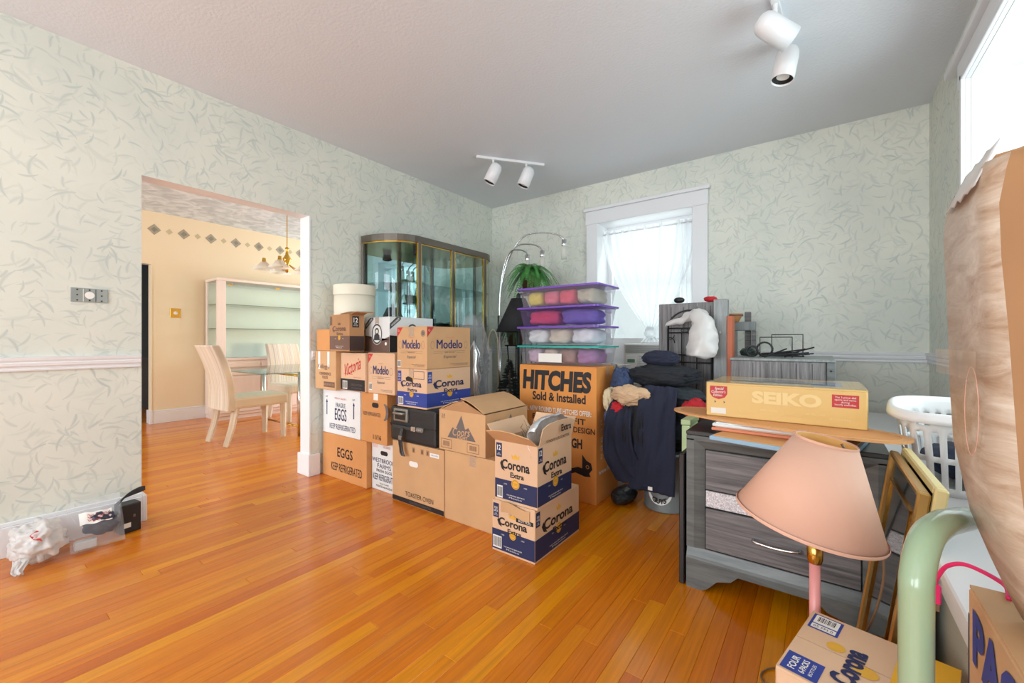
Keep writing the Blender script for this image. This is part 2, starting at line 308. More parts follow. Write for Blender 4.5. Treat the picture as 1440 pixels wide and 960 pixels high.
def carton(name, label, x0, x1, y0, y1, z0, z1, m=CARD, rz=0, group='cardboard boxes in the heap', seam='x', tape=True, opened=False, cat='box'):
    w, d, h = x1-x0, y1-y0, z1-z0
    r = thing(name, label, cat, ((x0+x1)/2, (y0+y1)/2, z0), rz, group); r['dims'] = (w, d, h)
    if opened:
        b = MB(); t = .004
        for q in ((-w/2, w/2, -d/2, -d/2+t), (-w/2, w/2, d/2-t, d/2), (-w/2, -w/2+t, -d/2+t, d/2-t), (w/2-t, w/2, -d/2+t, d/2-t)): b.box(*q, 0, h)
        b.box(-w/2+t, w/2-t, -d/2+t, d/2-t, 0, t); b.build('body', m, r)
        return r
    part('body', (-w/2, w/2, -d/2, d/2, 0, h-.004), m, r, .003)
    if seam == 'x': fl = [(-w/2+.001, w/2-.001, -d/2+.001, -.0015), (-w/2+.001, w/2-.001, .0015, d/2-.001)]
    else: fl = [(-w/2+.001, -.0015, -d/2+.001, d/2-.001), (.0015, w/2-.001, -d/2+.001, d/2-.001)]
    for q in fl: part('flap', (*q, h-.0045, h), m, r)
    if tape:
        b = MB()
        if seam == 'x': b.box(-w/2, w/2, -.024, .024, h+.0002, h+.0006); b.box(w/2+.0002, w/2+.0006, -.024, .024, h-.06, h)
        else: b.box(-.024, .024, -d/2, d/2, h+.0002, h+.0006); b.box(-.024, .024, -d/2-.0006, -d/2-.0002, h-.06, h)
        b.build('tape', TAPE, r)
    return r
def hole(root, face, u, v, w, h, m=BLACKP):
    pts = []; r = h/2
    for k in range(9): a = -math.pi/2+math.pi*k/8; pts.append((u+w/2-r+r*math.cos(a), v+r*math.sin(a)))
    for k in range(9): a = math.pi/2+math.pi*k/8; pts.append((u-w/2+r+r*math.cos(a), v+r*math.sin(a)))
    return decal(root, face, pts, m, 'hand_hole', .0012)
def lump(name, c, sz, m, seed, label, cat, amp=.25, fr=2.2, flat=.0, sub=4, parent=None, group=None, rz=0):
    """a soft crumpled mass: folds come from ridged noise"""
    bm = bmesh.new(); bmesh.ops.create_icosphere(bm, subdivisions=sub, radius=1); off = Vector((seed*7.3, seed*3.1, seed*5.7))
    for v in bm.verts:
        p = v.co.copy(); n1 = noise.noise(p*fr+off); n2 = 1-abs(noise.noise(p*fr*1.7+off*2)); n3 = 1-abs(noise.noise(p*fr*3.4+off*3))
        k = 1+amp*(n1+.7*(n2-.7)+.35*(n3-.7)); q = p*k
        if flat and q.z < -flat: q.z = -flat
        v.co = Vector((q.x*sz[0], q.y*sz[1], q.z*sz[2]))
    b = MB(); b.bm.free(); b.bm = bm; o = b.build(name, m, parent, smooth=True); o.location = c; o.rotation_euler = (0, 0, R(rz))
    return tag(o, label, cat, group) if not parent else o
def drape(name, path, width, m, label, cat, seed=0, fold=.012, side=(1, 0, 0), parent=None, solid=.006, taper=None, group=None):
    """cloth sheet laid along a path"""
    P = smoothpath(path, 7); S = Vector(side); b = MB(); n = len(P); off = Vector((seed*3.3, 0, 0))
    def fn(u, v):
        i = min(int(v*(n-1)), n-1); p = P[i]; t = (P[min(i+1, n-1)]-P[max(i-1, 0)]).normalized(); nr = t.cross(S).normalized(); w = width*(1 if not taper else taper[0]+(taper[1]-taper[0])*v)
        dsp = fold*(noise.noise(Vector((u*4, v*2.2, 0))+off)*1.6+.8*(1-2*abs(noise.noise(Vector((u*6+v*2, v*3, 5))+off))))
        return p+S*(u-.5)*w+nr*dsp
    b.grid(fn, 22, n); o = b.build(name, m, parent, smooth=True, solid=solid)
    return tag(o, label, cat, group) if not parent else o
# ------------------------------------------------------------------ the room shell
H = 2.63; XL, XR, YB, YF = -3.18, .58, 3.9, -2.5; XD = -6.74; DT = .13
def wall(name, boxes, mats, label, pick):
    b = MB()
    for q in boxes: b.box(*q)
    bmesh.ops.remove_doubles(b.bm, verts=b.bm.verts, dist=1e-5)
    o = b.build(name, mats, keep=False)
    for p in o.data.polygons: p.material_index = pick(p.normal, o.data.vertices[p.vertices[0]].co, p.center)
    return struct(o, label)
wl = wall('wall_left', [(XL-DT, XL, YF, .674, 0, H), (XL-DT, XL, .674, 1.67, 2.01, H), (XL-DT, XL, 1.67, 5.2, 0, H)], [PAPER, WHITE, BEIGE], 'wallpapered wall with the doorway to the dining room',
          lambda n, v, c: 0 if n.x > .5 else (2 if n.x < -.5 else 1))
OX0, OX1, OZ0, OZ1 = -1.815, -.898, .6, 2.225
wb = wall('wall_back', [(XL, OX0, YB, YB+.3, 0, H), (OX1, XR+.35, YB, YB+.3, 0, H), (OX0, OX1, YB, YB+.3, 0, OZ0), (OX0, OX1, YB, YB+.3, OZ1, H)], [PAPER, WHITE], 'wallpapered wall around the curtained window', lambda n, v, c: 0 if n.y < -.5 else 1)
WY0, WY1, WZ0, WZ1 = 1.15, 2.93, .78, 2.315
wr = wall('wall_right', [(XR, XR+.35, YF, WY0, 0, H), (XR, XR+.35, WY1, YB, 0, H), (XR, XR+.35, WY0, WY1, 0, WZ0), (XR, XR+.35, WY0, WY1, WZ1, H)], [PAPER, WHITE], 'wallpapered wall with the deep white window recess', lambda n, v, c: 0 if n.x < -.5 else 1)
fb = [(XL-DT, -2.75, YF-.2, YF, 0, H), (-1.45, -.95, YF-.2, YF, 0, H), (.35, XR+.35, YF-.2, YF, 0, H)]
for a, c in ((-2.75, -1.45), (-.95, .35)): fb += [(a, c, YF-.2, YF, 0, .65), (a, c, YF-.2, YF, 2.35, H)]
wall('wall_front', fb, [PAPER, WHITE], 'wallpapered wall behind the camera with two openings added for fill light', lambda n, v, c: 0 if n.y > .5 else 1)  # both openings are added to let the fill lights in
struct(MB().box(XL-DT, XR+.35, YF-.2, YB+.3, H, H+.1).build('ceiling', CEIL), 'pale grey textured plaster ceiling')
# dining room beyond the doorway
DH = 2.66
wall('wall_dining_left', [(XD-.12, XD, 1.53, 5.3, 0, DH), (XD-.12, XD, .65, 1.53, 2.0, DH), (XD-.12, XD, -2.3, .65, 0, DH)], [BEIGE, WHITE], 'warm beige dining room wall with a diamond border', lambda n, v, c: 0 if n.x > .5 else 1)
wall('wall_dining_back', [(XD-.12, -6.2, 5.2, 5.35, 0, DH), (-3.8, XL-DT, 5.2, 5.35, 0, DH), (-6.2, -3.8, 5.2, 5.35, 0, .6), (-6.2, -3.8, 5.2, 5.35, 2.35, DH)], [BEIGE, WHITE], 'beige dining room wall with a wide unseen opening added for light', lambda n, v, c: 0 if n.y < -.5 else 1)  # opening added out of view for the dining fill light
wall('wall_dining_front', [(XD-.12, -6.0, -2.35, -2.2, 0, DH), (-4.0, XL-DT, -2.35, -2.2, 0, DH), (-6.0, -4.0, -2.35, -2.2, 0, .6), (-6.0, -4.0, -2.35, -2.2, 2.35, DH)], [BEIGE, WHITE], 'beige dining room wall toward the street with an unseen opening added for light', lambda n, v, c: 0 if n.y > .5 else 1)  # opening added here too, unseen, to light the dining room
struct(MB().box(XD-.12, XL-DT, -2.35, 5.35, DH, DH+.1).build('ceiling_dining', DCEIL), 'cloudy sponge-painted dining room ceiling')
# small hall glimpsed through the far doorway
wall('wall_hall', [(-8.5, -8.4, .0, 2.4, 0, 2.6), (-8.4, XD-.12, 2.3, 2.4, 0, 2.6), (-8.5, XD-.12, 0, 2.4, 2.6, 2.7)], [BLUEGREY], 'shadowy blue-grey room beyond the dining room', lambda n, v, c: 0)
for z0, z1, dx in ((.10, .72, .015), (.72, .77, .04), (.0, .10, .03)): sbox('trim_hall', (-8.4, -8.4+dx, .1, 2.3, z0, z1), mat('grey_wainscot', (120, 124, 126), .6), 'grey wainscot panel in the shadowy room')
# floor: strips run along y
floor = struct(MB().box(-8.4, XR+.35, YF-.2, 5.35, -.06, -.012).build('floor', mat('sub_floor', (92, 44, 16), .6)), 'glossy orange oak strip floor')
rnd = random.Random(11)
PWD = .057
def plank_bm(b, x0, x1, y0, y1):
    c = .0011; z = 0; zl = -.012; v = lambda x, y, zz: b.bm.verts.new((x, y, zz))
    lo = [v(x0, y0, zl), v(x1, y0, zl), v(x1, y1, zl), v(x0, y1, zl)]; md = [v(x0, y0, -c), v(x1, y0, -c), v(x1, y1, -c), v(x0, y1, -c)]; tp = [v(x0+c, y0+c, z), v(x1-c, y0+c, z), v(x1-c, y1-c, z), v(x0+c, y1-c, z)]
    for A, B in ((lo, md), (md, tp)):
        for i in range(4): b.bm.faces.new((A[i], A[(i+1) % 4], B[(i+1) % 4], B[i]))
    b.bm.faces.new(tp)
pm = MB(); plank_bm(pm, -PWD/2+.0002, PWD/2-.0002, -.5, .5); proto = pm.build('plank', PLANK, floor); proto_used = False
rest = MB(); x = XL
while x < XR-.001:
    xa, xb = x, min(x+PWD, XR)
    y = -.25-rnd.random()*.3; first = True
    yy = YF
    while yy < y-.001: e = min(yy+.7+rnd.random()*1.2, y); plank_bm(rest, xa+.0002, xb-.0002, yy+.0003, e-.0003); yy = e
    while y < YB-.001:
        e = y+.75+rnd.random()*1.25
        if e > YB-.35: e = YB
        if not proto_used: o = proto; proto_used = True
        else: o = proto.copy(); COL.objects.link(o)
        o.location = ((xa+xb)/2, (y+e)/2, 0); o.scale = ((xb-xa)/PWD, e-y-.0006, 1); y = e
    x += PWD
x = XL
while x > -8.4:
    xa = x-PWD; y = -2.35 if x > XD else .1; yend = 5.3 if x > XD else 2.3
    while y < yend-.001:
        e = min(y+.75+rnd.random()*1.25, yend); plank_bm(rest, xa+.0002, x-.0002, y+.0003, e-.0003); y = e
    x -= PWD
o = rest.build('far_planks', PLANK, floor); o['kind'] = 'stuff'
# baseboards, chair rails
BB = .165
def baseboard(name, x0, x1, y0, y1, label, ax):
    """ax: outward normal axis as (nx, ny)"""
    b = MB(); b.box(x0, x1, y0, y1, 0, BB-.02, bev=.002)
    nx, ny = ax; c = .008
    b.box(x0+(c if nx < 0 else 0), x1-(c if nx > 0 else 0), y0+(c if ny < 0 else 0), y1-(c if ny > 0 else 0), BB-.02, BB, bev=.003)
    return struct(b.build(name, WHITE), label)
baseboard('baseboard_left', XL, XL+.022, YF, .674, 'white baseboard under the wallpapered wall beside the doorway', (1, 0))
struct(MB().box(XL-DT, XL+.022, .674, .694, 0, BB-.015, bev=.002).build('baseboard_doorway', WHITE), 'white baseboard return on the doorway edge')
b = MB(); b.box(XL-DT-.02, XL+.022, 1.648, 1.67, 0, BB, bev=.003); b.box(XL, XL+.022, 1.67, 1.742, 0, BB, bev=.003); struct(b.build('baseboard_jamb', WHITE), 'white baseboard wrapping the doorway jamb')
struct(MB().box(XL-DT-.004, XL+.004, 1.664, 1.674, BB, 2.01).build('trim_jamb', WHITE), 'white painted doorway jamb edge')
baseboard('baseboard_left_rear', XL, XL+.022, 2.06, YB, 'white baseboard behind the boxes', (1, 0))
baseboard('baseboard_back', XL, XR, YB-.022, YB, 'white baseboard under the window wall', (0, -1))
baseboard('baseboard_right', XR-.022, XR, YF, YB, 'white baseboard on the recess wall', (-1, 0))
baseboard('baseboard_dining', XD, XD+.025, 1.53, 5.2, 'white tall baseboard in the dining room', (1, 0))
struct(MB().box(XD-.12, XD+.03, 1.50, 1.53, 0, .17, bev=.003).build('baseboard_dining_corner', WHITE), 'white baseboard block at the far doorway')
struct(MB().box(XD-.12, XD+.006, 1.52, 1.53, .17, 2.0, bev=.002).build('trim_far_doorway', BEIGE), 'beige edge of the far doorway')
def rail(name, label, p0, p1, nrm):
    """moulded chair rail with three steps"""
    b = MB(); n = Vector((*nrm, 0)); a = Vector((*p0, 0)); c = Vector((*p1, 0))
    prof = [(.0, .896), (.012, .896), (.014, .903), (.010, .908), (.012, .916), (.020, .922), (.022, .935), (.018, .940), (.024, .950), (.026, .964), (.0, .966)]
    A = [b.bm.verts.new(a+n*q+Vector((0, 0, z))) for q, z in prof]; B = [b.bm.verts.new(c+n*q+Vector((0, 0, z))) for q, z in prof]
    for i in range(len(prof)-1): b.bm.faces.new((A[i], A[i+1], B[i+1], B[i]))
    b.bm.faces.new(A); b.bm.faces.new(B[::-1]); return struct(b.build(name, WHITE), label)
rail('trim_1', 'white moulded chair rail beside the doorway', (XL, YF), (XL, .668), (1, 0))
rail('trim_2', 'white moulded chair rail behind the stacked boxes', (XL, 1.68), (XL, YB), (1, 0))
rail('trim_3', 'white moulded chair rail left of the curtained window', (XL, YB), (-1.93, YB), (0, -1))
rail('trim_4', 'white moulded chair rail right of the curtained window', (-.775, YB), (XR, YB), (0, -1))
rail('trim_5', 'white moulded chair rail beside the window recess', (XR, 3.21), (XR, YB), (-1, 0))
# window in the back wall
win = bpy.data.objects.new('window_1', None); COL.objects.link(win); win.location = ((OX0+OX1)/2, YB, OZ0); struct(win, 'white cased sash window behind a sheer curtain')
hw = (OX1-OX0)/2; hh = OZ1-OZ0
part('casing', (-hw-.11, -hw+.012, -.028, 0, -.02, hh), WHITE, win, .004); part('casing', (hw-.012, hw+.115, -.028, 0, -.02, hh), WHITE, win, .004)
part('head_casing', (-hw-.115, hw+.12, -.034, 0, hh-.01, hh+.12), WHITE, win, .004); part('cap_moulding', (-hw-.13, hw+.135, -.055, 0, hh+.12, hh+.15), WHITE, win, .006)
part('sill', (-hw-.13, hw+.13, -.06, .3, -.03, .006), WHITE, win, .005)
sash_y = .22
for z0, z1, yy in ((.42, 1.02, sash_y), (.98, hh, sash_y+.035)):
    b = MB(); fr = .05; b.box(-hw, -hw+fr, yy, yy+.035, z0, z1); b.box(hw-fr, hw, yy, yy+.035, z0, z1); b.box(-hw+fr, hw-fr, yy, yy+.035, z0, z0+fr); b.box(-hw+fr, hw-fr, yy, yy+.035, z1-fr, z1)
    s_ = b.build('sash', WHITE, win); part('pane', (-hw+fr, hw-fr, yy+.015, yy+.019, z0+fr, z1-fr), GLASS, s_)
part('panel_board', (-hw, hw, sash_y-.01, sash_y+.02, 0, .43), WHITE, win)
# window recess in the right wall
w2 = bpy.data.objects.new('window_2', None); COL.objects.link(w2); w2.location = (XR, (WY0+WY1)/2, WZ0); struct(w2, 'deep white window recess above the radiator cover')
hy = (WY1-WY0)/2; hz = WZ1-WZ0
def cas2(n, y0, y1, z0, z1):
    part(n, (-.022, 0, y0, y1, z0, z1), WHITE, w2, .003)
cas2('casing', hy, hy+.10, -.02, hz+.0); cas2('casing', -hy-.10, -hy, -.02, hz)
part('casing_bead', (-.036, -.02, hy, hy+.03, -.02, hz+.03), WHITE, w2, .005); part('casing_bead', (-.036, -.02, -hy, hy+.03, hz, hz+.03), WHITE, w2, .005)
cas2('head_casing', -hy-.14, hy+.14, hz+.0, hz+.15); part('cap_moulding', (-.05, 0, -hy-.2, hy+.27, hz+.13, hz+.165), WHITE, w2, .006)
part('sill', (-.05, .35, -hy-.14, hy+.14, -.035, .006), WHITE, w2, .005)
for z0, z1, xx in ((0, .78, .27), (.74, hz, .3)):
    b = MB(); b.box(xx, xx+.035, -hy, -hy+.05, z0, z1); b.box(xx, xx+.035, hy-.05, hy, z0, z1); b.box(xx, xx+.035, -hy+.05, hy-.05, z0, z0+.05); b.box(xx, xx+.035, -hy+.05, hy-.05, z1-.05, z1)
    s_ = b.build('sash', WHITE, w2); part('pane', (xx+.015, xx+.019, -hy+.05, hy-.05, z0+.05, z1-.05), GLASS, s_)
# diamond border
for i, (y, big) in enumerate([(1.55+.152*k, k % 2 == 0) for k in range(22)]):
    s = .068 if big else .036; z = 2.44
    b = MB(); b.poly([(-s, 0), (0, -s), (s, 0), (0, s)], .003, Matrix.Translation((XD, y, z)) @ Matrix(((0, 0, 1, 0), (1, 0, 0, 0), (0, 1, 0, 0), (0, 0, 0, 1))))
    if big:
        b2 = MB(); b2.poly([(-s*.5, 0), (0, -s*.5), (s*.5, 0), (0, s*.5)], .0045, Matrix.Translation((XD, y, z)) @ Matrix(((0, 0, 1, 0), (1, 0, 0, 0), (0, 1, 0, 0), (0, 0, 0, 1))))
    o = b.build('diamond_tile', mat('diamond_grey', (166, 158, 140), .6, var=.12, vs_=20) if big else mat('diamond_tan', (198, 184, 150), .6), bpy.data.objects['wall_dining_left'])
    if big: b2.build('diamond_centre', mat('diamond_dark', (140, 134, 120), .6, var=.15, vs_=40), o)
# ------------------------------------------------------------------ stacked cartons along the left wall
def corona(r, face, w, h, big=1, bandm=NAVY, logo=BLACKP, twelve=None, bandh=.36, seal=True, u=0, crown=GOLDP):
    band(r, face, -w/2+.001, w/2-.001, .012, h*bandh, bandm)
    v = h*(.36+.26)
    ht = .048*big; wd = w*.66
    text(r, face, 'Corona', u, v, wd, ht, logo, .028)
    decal(r, face, [(u-wd*.5, v+ht*.35), (u-wd*.56, v), (u-wd*.5, v-ht*.55), (u-wd*.38, v-ht*.75), (u-wd*.45, v-ht*.3)], logo, 'printed_swash', .0012)
    text(r, face, 'Extra', u+.01, v-ht*1.0, wd*.48, ht*.55, logo, .03)
    if crown: decal(r, face, [(u-.02, v+ht*.65), (u+.02, v+ht*.65), (u+.026, v+ht*1.1), (u+.012, v+ht*.9), (u, v+ht*1.2), (u-.012, v+ht*.9), (u-.026, v+ht*1.1)], crown, 'printed_crown')
    if seal:
        s = .024*big; disc(r, face, u, h*bandh-.012, s, GOLDP); ring(r, face, u, h*bandh-.012, s*.85, s*.12, mat('seal_ochre', (170, 120, 40), .5)); text(r, face, 'LA CERVEZA\nMAS FINA', u, h*bandh-.012, s*1.1, s*.5, mat('seal_ochre', (170, 120, 40), .5))
        text(r, face, '1925', u-.06, h*bandh-.02, .018, .006, WHITEP); text(r, face, '1925', u+.06, h*bandh-.02, .018, .006, WHITEP)
        text(r, face, 'THE IMPORTED BEER FROM', u, .037, w*.42, .006, WHITEP); text(r, face, 'Mexico', u, .026, w*.3, .007, WHITEP)
    if twelve:
        q = -w/2+.026; band(r, face, q-.018, q+.018, h-.085, h-.015, bandm, 'number_panel'); (text(r, face, 'FOUR\n6-PACK', q, h-.045, .026, .026, WHITEP, .01) if twelve == 'x' else text(r, face, twelve, q, h-.038, .022, .026, WHITEP, .02)); text(r, face, 'PACK\nBOTTLES', q, h-.07, .022, .012, WHITEP)
def modelo(r, face, w, h, tri=True):
    for q_ in (-1, 0, 1): text(r, face, 'Modelo', q_*.0016, h*.58, w*.58, h*.21, mat('modelo_blue', (38, 48, 104), .55), 0, e=.0014+.0001*q_)
    ring(r, face, -w*.38, h*.56, h*.09, .002, GREYP, .6, e=.0008); ring(r, face, w*.38, h*.56, h*.09, .002, GREYP, .6, e=.0008)
    text(r, face, 'CERVEZA', 0, h*.74, w*.2, h*.025, ORP); band(r, face, -w*.36, w*.36, h*.415, h*.42, GREYP, 'printed_line'); band(r, face, -w*.36, -w*.16, h*.37, h*.375, GREYP, 'printed_line'); band(r, face, w*.16, w*.36, h*.37, h*.375, GREYP, 'printed_line')
    text(r, face, '* BEER BREWED *', 0, h*.385, w*.28, h*.03, GREYP); text(r, face, 'Especial', 0, h*.27, w*.28, h*.085, GREYP, 0, .25)
    text(r, face, 'MODELO BREWED WITH PRIDE', w*.22, h*.1, w*.42, h*.022, GREYP); text(r, face, '12 FL OZ BOTTLES', w*.25, h*.065, w*.34, h*.02, GREYP)
    if tri: decal(r, face, [(-w/2+.004, h-.006), (-w/2+.004, h*.74), (-w/2+.06, h-.006)], REDP, 'printed_corner'); text(r, face, 'G', -w/2+.02, h-.026, .014, .016, CARDP, .02, 0, 35)
E1, D = 'cardboard boxes in the heap', .36
r = carton('egg_carton_box', 'orange cardboard box printed EGGS KEEP REFRIGERATED, on the floor by the doorway jamb', -3.155, -2.578, 1.76, 2.05, 0, .333, CARD2)
text(r, 'F', 'EGGS', .02, .205, .2, .072, BLACKP, .015); text(r, 'F', 'KEEP REFRIGERATED', .035, .09, .40, .06, BLACKP, .004)
r = carton('egg_carton_box', 'white cardboard box printed FRAGILE EGGS KEEP REFRIGERATED', -3.15, -2.656, 1.76, 2.05, .334, .677, CARDW)
text(r, 'F', 'EGGS', .0, .155, .155, .09, NAVY, .012); text(r, 'F', 'FRAGILE', .0, .225, .13, .034, NAVY, .0); text(r, 'F', 'KEEP REFRIGERATED', .02, .06, .34, .04, NAVY, .002); text(r, 'F', 'MEDIUM GRADE A', .0, .275, .16, .013, ORP)
for u in (-.19, .17): band(r, 'F', u-.006, u+.006, .14, .235, NAVY, 'printed_arrow'); decal(r, 'F', [(u-.014, .235), (u+.014, .235), (u, .262)], NAVY, 'printed_arrow'); text(r, 'F', 'UP', u, .28, .03, .012, NAVY)
r = carton('produce_box', 'orange cardboard box with a dark oval hand hole and a crescent, printed KEEP REFRIGERATED', -2.65, -2.355, 1.765, 2.05, .334, .683, CARD2)
hole(r, 'F', .02, .265, .075, .034); text(r, 'F', 'KEEP REFRIGERATED', -.02, .2, .2, .026, BROWNP, .01); text(r, 'F', '11/16', .04, .045, .09, .034, BLACKP, .02)
decal(r, 'F', [(.115+.05*math.cos(a), .225+.06*math.sin(a)) for a in [R(-80+16*k) for k in range(11)]]+[(.105+.032*math.cos(a), .225+.052*math.sin(a)) for a in [R(80-16*k) for k in range(11)]], GREYP, 'printed_crescent')
band(r, 'F', .0, .05, .30, .345, WHITEP, 'tape_patch')
r = carton('egg_carton_box', 'white box printed WESTBROOK FARMS FRESH EGGS beside the toaster oven box', -2.572, -2.29, 1.80, 2.08, 0, .333, CARDW)
text(r, 'F', 'WESTBROOK', -.01, .21, .25, .03, NAVY, .005); text(r, 'F', 'FARMS', .0, .172, .15, .03, NAVY, 0); text(r, 'F', 'FRESH EGGS', .0, .138, .17, .02, BLACKP, .01); text(r, 'F', 'KEEP REFRIGERATED', .0, .092, .25, .044, NAVY, .004); text(r, 'F', 'GRADE A LARGE', .0, .05, .1, .01, BLACKP); text(r, 'F', 'PRODUCED AND PACKED BY', .0, .03, .18, .014, BLACKP)
hole(r, 'F', .0, .265, .08, .03); text(r, 'F', 'US GRADE', .03, .31, .08, .018, ORP); band(r, 'F', -.13, -.07, .295, .325, mat('pale_pink', (226, 200, 196), .6), 'printed_panel')
r = carton('appliance_box', 'tall tan box printed TOASTER OVEN with a dark bottom edge', -2.283, -1.80, 1.755, 2.12, 0, .392, CARD)
text(r, 'F', 'TOASTER OVEN', .02, .066, .26, .03, BLACKP); hole(r, 'F', -.03, .265, .085, .034, WHITEP); band(r, 'F', -.24, .24, .004, .034, BLACKP, 'dark_bottom_edge'); text(r, 'F', 'COUNTERTOP CONVECTION', .03, .018, .2, .014, GREYP)
for u in (-.03, .05, .1): band(r, 'F', u-.014, u+.014, .338, .372, CARDD, 'printed_icon'); band(r, 'F', u-.007, u+.007, .343, .365, BROWNP, 'printed_icon', .0011)
band(r, 'F', .12, .2, .337, .362, WHITEP, 'sticker'); text(r, 'F', 'MADE IN CHINA', .16, .35, .06, .008, BLUE)
r = carton('moving_box', 'plain tan cardboard box with clear tape, under the mountain-printed box', -1.79, -1.345, 1.75, 2.15, 0, .4, CARD, seam='y')
r = carton('cereal_case', 'tan case with faded cereal lettering and paper tape, beside the doorway jamb', -3.157, -2.868, 1.70, 2.03, .678, .968, CARD)
text(r, 'F', "Kellogg's", -.02, .17, .16, .045, BROWNP, .0, .2); text(r, 'F', 'CONVENIENCE\nFOODS', -.0, .105, .16, .05, BROWNP, .01); band(r, 'F', -.02, .13, .02, .06, BROWNP, 'printed_panel'); text(r, 'F', 'KEEP DRY AND COOL', .055, .04, .14, .016, CARD); band(r, 'F', -.1, -.07, .15, .285, WHITEP, 'paper_tape'); band(r, 'F', .03, .06, .17, .285, WHITEP, 'paper_tape')
r = carton('beer_case', 'pinkish case with red script Victoria and a black bottom band', -2.863, -2.557, 1.735, 2.02, .684, .957, CARDP)
text(r, 'F', 'Victoria', .0, .175, .22, .085, REDP, .008, .45, 18); band(r, 'F', -.15, .15, .004, .085, BLACKP); barcode(r, 'F', -.095, .04, .06, .06); text(r, 'F', 'CERVEZA VICTORIA', .05, .045, .14, .014, GREYP); text(r, 'F', 'Gran Cerveza', .06, .1, .09, .008, REDP); text(r, 'F', '12 FL OZ BOTTLES', .05, .022, .12, .01, GREYP); band(r, 'F', -.11, .0, .118, .122, REDP, 'printed_line')
r = carton('beer_case', 'tan Modelo case on the orange produce box, front turned out', -2.552, -2.262, 1.755, 2.02, .684, .962, CARDP)
modelo(r, 'F', .29, .278); barcode(r, 'F', -.115, .045, .035, .05, GREYP)
# suitcase
r = thing('suitcase', 'small black suitcase with grey handle lying on the toaster oven box', 'suitcase', (-2.085, 1.925, .393)); sw, sd, sh = .435, .36, .225; r['dims'] = (sw, sd, sh)
part('shell', (-sw/2, sw/2, -sd/2+.008, sd/2, 0, sh), mat('black_leatherette', (36, 38, 40), .5, bump=.3, bs=180), r, .02)
b = MB(); b.tube([(-sw/2+.01, -sd/2+.06, z) for z in (.02,)]+[(-sw/2+.0, -sd/2+.008, .11), (sw/2-.0, -sd/2+.008, .11)], .004, 6); b.build('zip', BLACK, r)
part('handle_plate', (-.17, -.03, -sd/2-.006, -sd/2+.012, .13, .215), STEEL, r, .01)
hr = part('handle_recess', (-.15, -.05, -sd/2-.008, -sd/2-.004, .145, .2), BLACK, r)
b = MB(); b.tube(smoothpath([(-.145, -sd/2-.008, .185), (-.135, -sd/2-.026, .187), (-.065, -sd/2-.026, .187), (-.055, -sd/2-.008, .185)], 5), .009, 8); b.build('handle', STEEL, r, True)
part('strap', (-.17, .06, -sd/2-.01, -sd/2+.01, .088, .108), mat('dark_strap', (58, 60, 62), .6), r, .003)
part('buckle', (.01, .05, -sd/2-.014, -sd/2+.01, .083, .115), CHROME, r, .004)
lk = part('lock', (.055, .115, -sd/2-.008, -sd/2+.012, .085, .113), STEEL, r, .003)
for u in (.068, .085, .1): b = MB(); b.tube([(u, -sd/2-.012, .1), (u, -sd/2-.004, .1)], .006, 8); b.build('dial', CHROME, lk)
drape('luggage_tag', [(-.07, -sd/2-.012, .095), (-.072, -sd/2-.025, .05), (-.066, -sd/2-.028, .0), (-.055, -sd/2-.03, -.05), (-.04, -sd/2-.028, -.075)], .035, BLACK, '', '', 3, .003, parent=r, solid=.004)
part('tag_buckle', (-.088, -.054, -sd/2-.033, -sd/2-.022, .02, .05), STEEL, r, .004)
# mountain printed box with a lifted flap
cx0, cx1, cy0, cy1, cz = -1.84, -1.48, 1.755, 2.16, .402
r = carton('beer_case', 'tan Coors Light box with raised top flaps and a grey mountain print', cx0, cx1, cy0, cy1, cz, cz+.236, CARD, opened=True, group=E1); w, d, h = r['dims']
def coors(f, w, u=0, k=1):
    decal(r, f, [(u-.11*k, .078), (u+.11*k, .078), (u+.055*k, .15), (u+.03*k, .137), (u, .215), (u-.045*k, .132), (u-.07*k, .14)], GREYP, 'printed_mountain'); text(r, f, 'Coors', u, .12, .135*k, .045, CARD, .004, .25, 4, .0017); text(r, f, 'LIGHT', u+.01, .088, .08*k, .02, CARD, .02, 0, 0, .0017)
coors('F', w); coors('R', d, .03, 1.15); text(r, 'R', '18 FL OZ CANS', -.1, .19, .05, .012, GREYP)
for u in (-.12, .09): band(r, 'F', u-.045, u+.045, .012, .066, BROWNP, 'printed_panel'); band(r, 'F', u-.042, u+.042, .015, .063, CARD, 'printed_panel', .001); barcode(r, 'F', u, .039, .06, .036, BROWNP)
text(r, 'F', '24', -.145, .205, .03, .016, GREYP); text(r, 'F', 'PACK', -.145, .19, .03, .01, GREYP)
fl = MB(); fl.grid(lambda u, v: Vector((-w/2+.012+v*.175, -d/2+u*d, h+.004+.058*math.sin(v*1.5))), 8, 5); fl.build('flap', CARD, r, solid=.004)
fl = MB(); fl.grid(lambda u, v: Vector((w/2-.012-v*.175, -d/2+u*d, h+.004+.072*math.sin(v*1.5))), 8, 5); fl.build('flap', CARD, r, solid=.004)
fl = MB(); fl.poly([(-w/2+.012, 0), (w/2-.012, 0), (0, .068)], .004, Matrix.Translation((0, -d/2+.004, h)) @ Matrix.Rotation(R(90), 4, 'X')); fl.build('end_flap', CARDD, r)
b = MB(); b.poly([(.03, -.1), (.14, -.02), (.04, .09)], None, Matrix.Translation((0, 0, h+.062)) @ Matrix.Rotation(R(20), 4, 'Y')); 
b.build('printed_mountain', GREYP, r)
